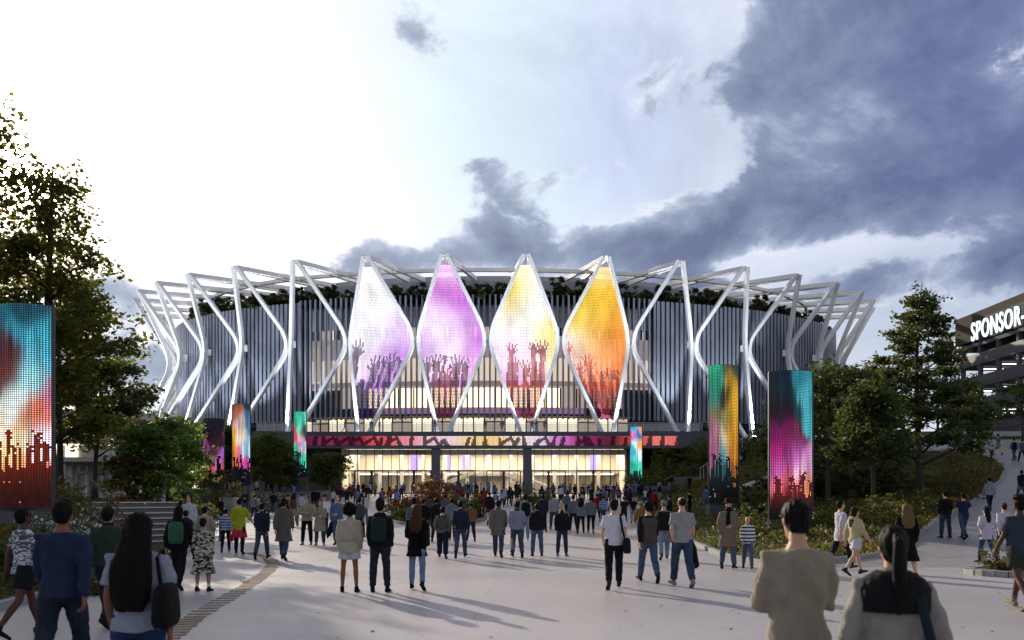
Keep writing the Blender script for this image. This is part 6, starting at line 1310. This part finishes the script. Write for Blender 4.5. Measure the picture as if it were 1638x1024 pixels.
for i, (x, y, s) in enumerate([(17.6, 103, 1.2), (19.4, 103.5, 1.35), (21.2, 103, 1.5), (23.2, 103.6, 1.55), (25.4, 103, 1.6), (18.4, 100, 1.0), (20.6, 100, 1.2), (23, 100.2, 1.3), (25.5, 99.5, 1.4)]):
    shrub(['hedge', 'green'][i % 2], 'bank_hedge', 'dark bush packed against the bank under the right end of the arena slab', (x, y, G(x, y)), 'bushes under the right end of the slab', i, (s*1.6, s*1.6, s*(2.5 if x < 20 else 1.5)))

r_ = np.random.default_rng(31); cen = []
while len(cen) < 420:
    y = 4+46*r_.random()**1.3; x = (r_.random()*1900-150-819)/F*y
    if paved(x, y): cen.append((x, y, G(x, y)+.026))
q_ = leaf_quads(np.array(cen), np.full(len(cen), .055), r_, 6.0)
tag(link('fallen_leaves', quads_mesh('fallen_leaves', q_, RUST)), 'scattered fallen leaves on the paving', 'leaves', kind='stuff')
# ---------------------------------------------------------------- car park on the right
KX, KY0, KY1, KB, KT = 70.0, 88.0, 126.5, 8.4, 30.2
cp = thing('car_park', 'long grey multi-storey car park with an illuminated sponsor sign', 'building', (KX, 107, KB))
def cpart(mb, name, mt, parent=None):
    o = mb.build(name, mt, parent or cp)
    if parent is None: o.matrix_parent_inverse = Matrix.Translation((-KX, -107, -KB))
    return o
CPW = mat('car_park_concrete', (.125, .122, .138), .95, .06, var=.15, scale=.5, bump=.1)
m = MB(); m.box((KX+8, (KY0+KY1)/2, (KB+12.2)/2), (16, KY1-KY0, 12.2-KB)); cpart(m, 'ground_storey', CPW)
LV = [12.4, 15.7, 19.05, 22.4, 25.2]
m = MB()
for z in LV: m.box((KX+8, (KY0+KY1)/2, z), (16.2, KY1-KY0, .55))
cpart(m, 'floor_slab', CPW)
m = MB(); m.box((KX+8, (KY0+KY1)/2, 28.0), (16.4, KY1-KY0+.2, 4.2)); cpart(m, 'roof_band', mat('bronze_cladding', (.075, .064, .058), .95, .05, var=.15, scale=.4))
m = MB(); m.box((KX+5, KY1-6, 30.6), (5, 4, 1.2)); cpart(m, 'roof_box', CPW)
m = MB()
for z in LV[:-1]: m.box((KX-.02, (KY0+KY1)/2, z+.85), (.12, KY1-KY0, 1.15))
cpart(m, 'parapet', mat('mesh_panel', (.07, .07, .082), .6, var=.2))
m = MB()
for y in np.arange(KY0+.3, KY1, 4.6): m.box((KX+.25, y, (KB+27.6)/2), (.55, .5, 27.6-KB))
cpart(m, 'column', CPW)
m = MB(); m.box((KX+15.5, (KY0+KY1)/2, 18), (.3, KY1-KY0, 19)); cpart(m, 'rear_wall', mat('pale_interior', (.5, .5, .5), .8, var=.15, scale=.3))
m = MB()
for z in LV:
    for y in np.arange(KY0+2.5, KY1, 4.6): m.box((KX+4.5, y, z+2.75), (6.5, .25, .09))
cpart(m, 'deck_light', emit('deck_tube', (.9, .95, 1), 3.0))
m = MB(); m.box((KX-.28, KY1-16.2, 27.25), (.12, 23.0, 3.3)); cpart(m, 'sign_panel', mat('sign_teal', (.012, .026, .032), .7, .15))
# glazed stair tower at the far corner
m = MB()
for y in (KY1+.2, KY1+2.6, KY1+5): m.box((KX+.4, y, 18.5), (.22, .22, 19))
for z in np.arange(10, 28, 3.3): m.box((KX+.4, KY1+2.6, z), (.2, 5, .18))
for z in np.arange(10, 26, 3.3): m.bar((KX+.5, KY1+.3, z), (KX+.5, KY1+4.9, z+3.3), .3, .3)
m.box((KX+3, KY1+2.6, 28.2), (5.6, 5.2, .5)); tf = cpart(m, 'stair_tower', mat('tower_steel', (.3, .32, .35), .5, .5, .3))
m = MB(); m.add([(KX+.38, KY1+.2, 9), (KX+.38, KY1+5, 9), (KX+.38, KY1+5, 28), (KX+.38, KY1+.2, 28)], [(0, 1, 2, 3)]); cpart(m, 'tower_glass', glassmat('tower_pane', (.75, .82, .88), .15))
def text_mesh(body, size, depth):
    c = bpy.data.curves.new('txt', 'FONT'); c.body = body; c.size = size; c.extrude = depth; c.offset = .012; c.space_character = 1.12
    o = bpy.data.objects.new('txt', c); C.objects.link(o); bpy.context.view_layer.update()
    me = bpy.data.meshes.new_from_object(o.evaluated_get(bpy.context.evaluated_depsgraph_get())); bpy.data.objects.remove(o); return me
me = text_mesh('SPONSOR-', 3.9, .08)
xs0 = [v.co.x for v in me.vertices]; wtx = max(xs0)-min(xs0)
y_far = 1e9
for v in me.vertices:          # letters face the plaza: reading direction runs towards the viewer
    x, y, z = v.co; v.co = (-.46-z, 14.7-(x-min(xs0))*(12.6/wtx), 27.25-KB+y-1.4)
me.materials.append(emit('sign_letters', (.86, .97, 1.0), 1.6)); o = link('sign_letters', me, cp); tag(o, 'white lit letters of the sponsor sign')
# low wall, bench and car below the car park
tag((lambda m: (m.box((60, 94, G(60, 94)+.45), (40, .35, 1.0)), m.build('low_wall', mat('pale_wall', (.42, .42, .42), .8, var=.15)))[1])(MB()), 'pale low wall along the grass below the car park', 'wall')

# ---------------------------------------------------------------- pavilion on the left
pv = thing('pavilion', 'low white pavilion with flat roofs and a row of windows glowing with sun reflection behind the left trees', 'building', (-33, 58, G(-33, 58)))
gz = G(-33, 58); m = MB(); m.box((-3, 0, 6.3-gz+.0), (14, 6, .45)); m.box((-1, -1.5, 7.7-gz), (16, 4, .5)); m.box((5.0, -3, 4.5-gz), (8, 4, .3)); m.build('roof', mat('weathered_roof', (.40, .37, .34), .6, var=.2), pv)
m = MB(); m.box((-3, 1.2, 3.1-gz/2-.5), (13.6, 4, 6.2-gz)); m.box((5, -1.2, 2.2-gz/2), (7, .3, 4-gz+1)); m.build('wall', mat('white_timber', (.5, .48, .46), .7, var=.15), pv)
wp = emit('sun_reflection_glow', (1, .80, .50), 3.2); m = MB()  # pane glow stands in for the sun's reflection
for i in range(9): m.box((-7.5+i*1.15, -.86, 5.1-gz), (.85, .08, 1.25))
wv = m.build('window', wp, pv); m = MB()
for i in range(12): m.box((2.0+i*.55, -1.45, 3.0-gz), (.09, .2, 2.4))
m.build('post', mat('white_steel', (.7, .7, .7)), pv)
m = MB(); m.ball((-.0, -.95, 5.15-gz), (.5, .12, .5)); m.build('sun_star', emit('sun_star_glow', (1, .84, .55), 14), pv)  # glowing ball added in place of the sun's star on the glass

# ---------------------------------------------------------------- steps, walls, rails
RAILM = mat('dark_rail', (.04, .042, .046), .4, .5, .5)
stp = base(272, 30); sx, sy, sz = stp; SRZ = R(-38); stn = thing('stone_steps', 'flight of pale stone steps climbing left from the plaza', 'steps', (sx, sy, sz), SRZ)
for i in range(8):
    m = MB(); m.box((-i*.36-.2, 0, .06+i*.205-.4), (.42, 3.4, .21+.72)); m.mi = 1; m.box((-i*.36-.18, 0, i*.205+.185), (.44, 3.5, .05)); m.build('step', [mat('shaded_riser_concrete', (.11, .11, .115), .85, var=.2, scale=3), mat('sunlit_tread_concrete', (.46, .44, .42), .8, var=.2, scale=3)], stn)  # sunlit treads and shaded risers put into two concrete tones
for k, yy, lb in ((0, -1.75, 'dark handrail on the near side of the stone steps'), (1, 1.75, 'dark handrail on the far side of the stone steps')):
    hr = thing('handrail', lb, 'handrail', (sx-yy*math.sin(SRZ), sy+yy*math.cos(SRZ), sz), SRZ); m = MB(); m.tube([(.5, 0, .1), (.5, 0, .95), (.35, 0, 1.02), (-2.9, 0, 2.75), (-3.6, 0, 2.75)], .035, 6); m.build('rail', RAILM, hr)
    m = MB()
    for q in (.1, -1.2, -2.5, -3.5): m.tube([(q, 0, .15+max(0, -q)*.5), (q, 0, min(1.15-q*.55, 2.75))], .03, 6)
    m.build('post', RAILM, hr)
def wallrun(name, label, pts, h, w, mt, down=.6, level=False):
    m = MB(); W_ = [Vector((x, y, G(x, y))) for x, y in pts]
    if level:
        top = min(p.z for p in W_)+h; W_ = [Vector((p.x, p.y, top-h)) for p in W_]; down = 1.5
    for a, b in zip(W_[:-1], W_[1:]): m.bar(a+Vector((0, 0, (h-down)/2)), b+(b-a)*.004+Vector((0, 0, (h-down)/2)), w, h+down)
    return tag(m.build(name, mt), label, 'wall')
def arc(px0, d0, px1, d1, n, bow): 
    a = Vector(((px0-819)/F*d0, d0)); b = Vector(((px1-819)/F*d1, d1)); q = (b-a).orthogonal().normalized()*bow; return [tuple(a.lerp(b, i/n)+q*4*(i/n)*(1-i/n)) for i in range(n+1)]
CW2 = mat('wall_concrete', (.115, .115, .125), .85, .3, var=.22, scale=.8, bump=.15)
wallrun('retaining_wall', 'curved low concrete wall along the left of the plaza', arc(400, 60, 532, 98, 14, -1.5), .95, .4, CW2)
wallrun('retaining_wall', 'upper grey wall behind the mint LED tower', arc(400, 84, 560, 103, 8, -.5), .8, .4, CW2)
wallrun('seat_wall', 'low concrete seat wall under the purple LED tower', arc(330, 52, 376, 56, 6, .4), .5, .5, CONC)
tag((lambda m: (m.box((0, 0, .55), (.9, .9, 1.5)), m.box((0, 0, 1.32), (.98, .98, .08)), m.build('concrete_post', CONC))[2])(MB()), 'square concrete post beside the seat wall', 'post').location = base(366, 53)
for i, (px0, d0, px1, d1, h, lb) in enumerate([(1030, 88, 1135, 86, 1.5, 'lowest grey retaining wall of the terraced slope'), (1078, 94, 1240, 90, 1.6, 'second grey retaining wall up the terraced slope'), (1105, 100, 1240, 98, 1.8, 'third grey retaining wall, below the arena slab'), (1160, 104, 1245, 104, 1.6, 'topmost grey retaining wall of the terraced slope')]):
    wallrun('retaining_wall', lb, arc(px0, d0, px1, d1, 8, .3), h, .45, CW2, level=True)
for i, (px0, d0, px1, d1, lb) in enumerate([(1000, 95, 1130, 101, 'long sloping handrail up the terraced slope'), (1165, 97, 1235, 104, 'handrail of the upper slope stairs'), (1120, 92, 1160, 96, 'short handrail on the middle terrace')]):
    p = arc(px0, d0, px1, d1, 12, .2); hr = thing('handrail', lb, 'handrail', (p[0][0], p[0][1], 0)); m = MB(); q = [Vector((x-p[0][0], y-p[0][1], G(x, y)+1.5)) for x, y in p]
    m.tube(q, .06, 5); m.build('rail', mat('steel_rail', (.33, .35, .38), .4, .5, .6), hr); m = MB()
    for v in q[::2]: m.tube([v, v-Vector((0, 0, 1.6))], .045, 5)
    m.build('post', mat('steel_rail', (.33, .35, .38)), hr)
# slope stairs
for (px0, d0, px1, d1, lb) in [(1045, 90, 1085, 96, 'lower flight of concrete stairs on the terraced slope'), (1190, 96, 1228, 104, 'upper flight of concrete stairs on the terraced slope')]:
    a = Vector(base(px0, d0)); b = Vector(base(px1, d1)); st = thing('slope_stairs', lb, 'stairs', a); n = 12; dr = (b-a)/n; ang = math.atan2(dr.y, dr.x)
    for i in range(n):
        m = MB(); p = dr*i; m.box((p.x, p.y, p.z+.05), (dr.to_2d().length+.05, 1.2, .4), ang); m.build('step', CW2, st)
# stone-edged bed at the right edge
bx, by = (1640-819)/F*19.4, 19.4; rb = thing('stone_edged_bed', 'small stone-edged flower bed at the right edge of the plaza', 'flower bed', (bx, by, 0)); m = MB(); rd = random.Random(3)
for i in range(26):
    a = 2*math.pi*i/26; m.box((math.cos(a)*1.25, math.sin(a)*.95, .06), (.28+rd.uniform(-.05, .05), .2, .16+rd.uniform(-.03, .04)), a+math.pi/2)
m.build('stone_edge', CONC, rb); m = MB(); m.rings([(.02, 1.2, .9), (.12, 1.1, .8), (.16, .3, .2)], 24); m.build('soil', mat('turf', (.05, .075, .022)), rb)
for dx_, dy_, k, s, lb in ((-.55, 0, 'rust', .42, 'small red-leaved shrub at the left of the stone-edged bed'), (.3, .2, 'mixed', .5, 'low flowering shrub in the stone-edged bed')): shrub(k, 'bed_shrub', lb, (bx+dx_, by+dy_, .1), None, 1, s)
# distant tree line behind the setting
r = np.random.default_rng(77); cen = []
for i in range(60):
    a = -1.0+2.0*i/59+r.normal()*.02; dd = 300+r.random()*60; x, y = math.sin(a)*dd, math.cos(a)*dd; n = 260
    cen.append(np.array([x, y, 2])+r.normal(size=(n, 3))*np.array([7, 7, 3.2])+np.array([0, 0, 4]))
cen = np.concatenate(cen); cen[:, 2] = np.maximum(cen[:, 2], .5)
tag(link('distant_trees', quads_mesh('distant_trees', leaf_quads(cen, np.full(len(cen), 2.4), r), DEEP)), 'far-off belt of trees along the horizon', 'trees', kind='stuff')
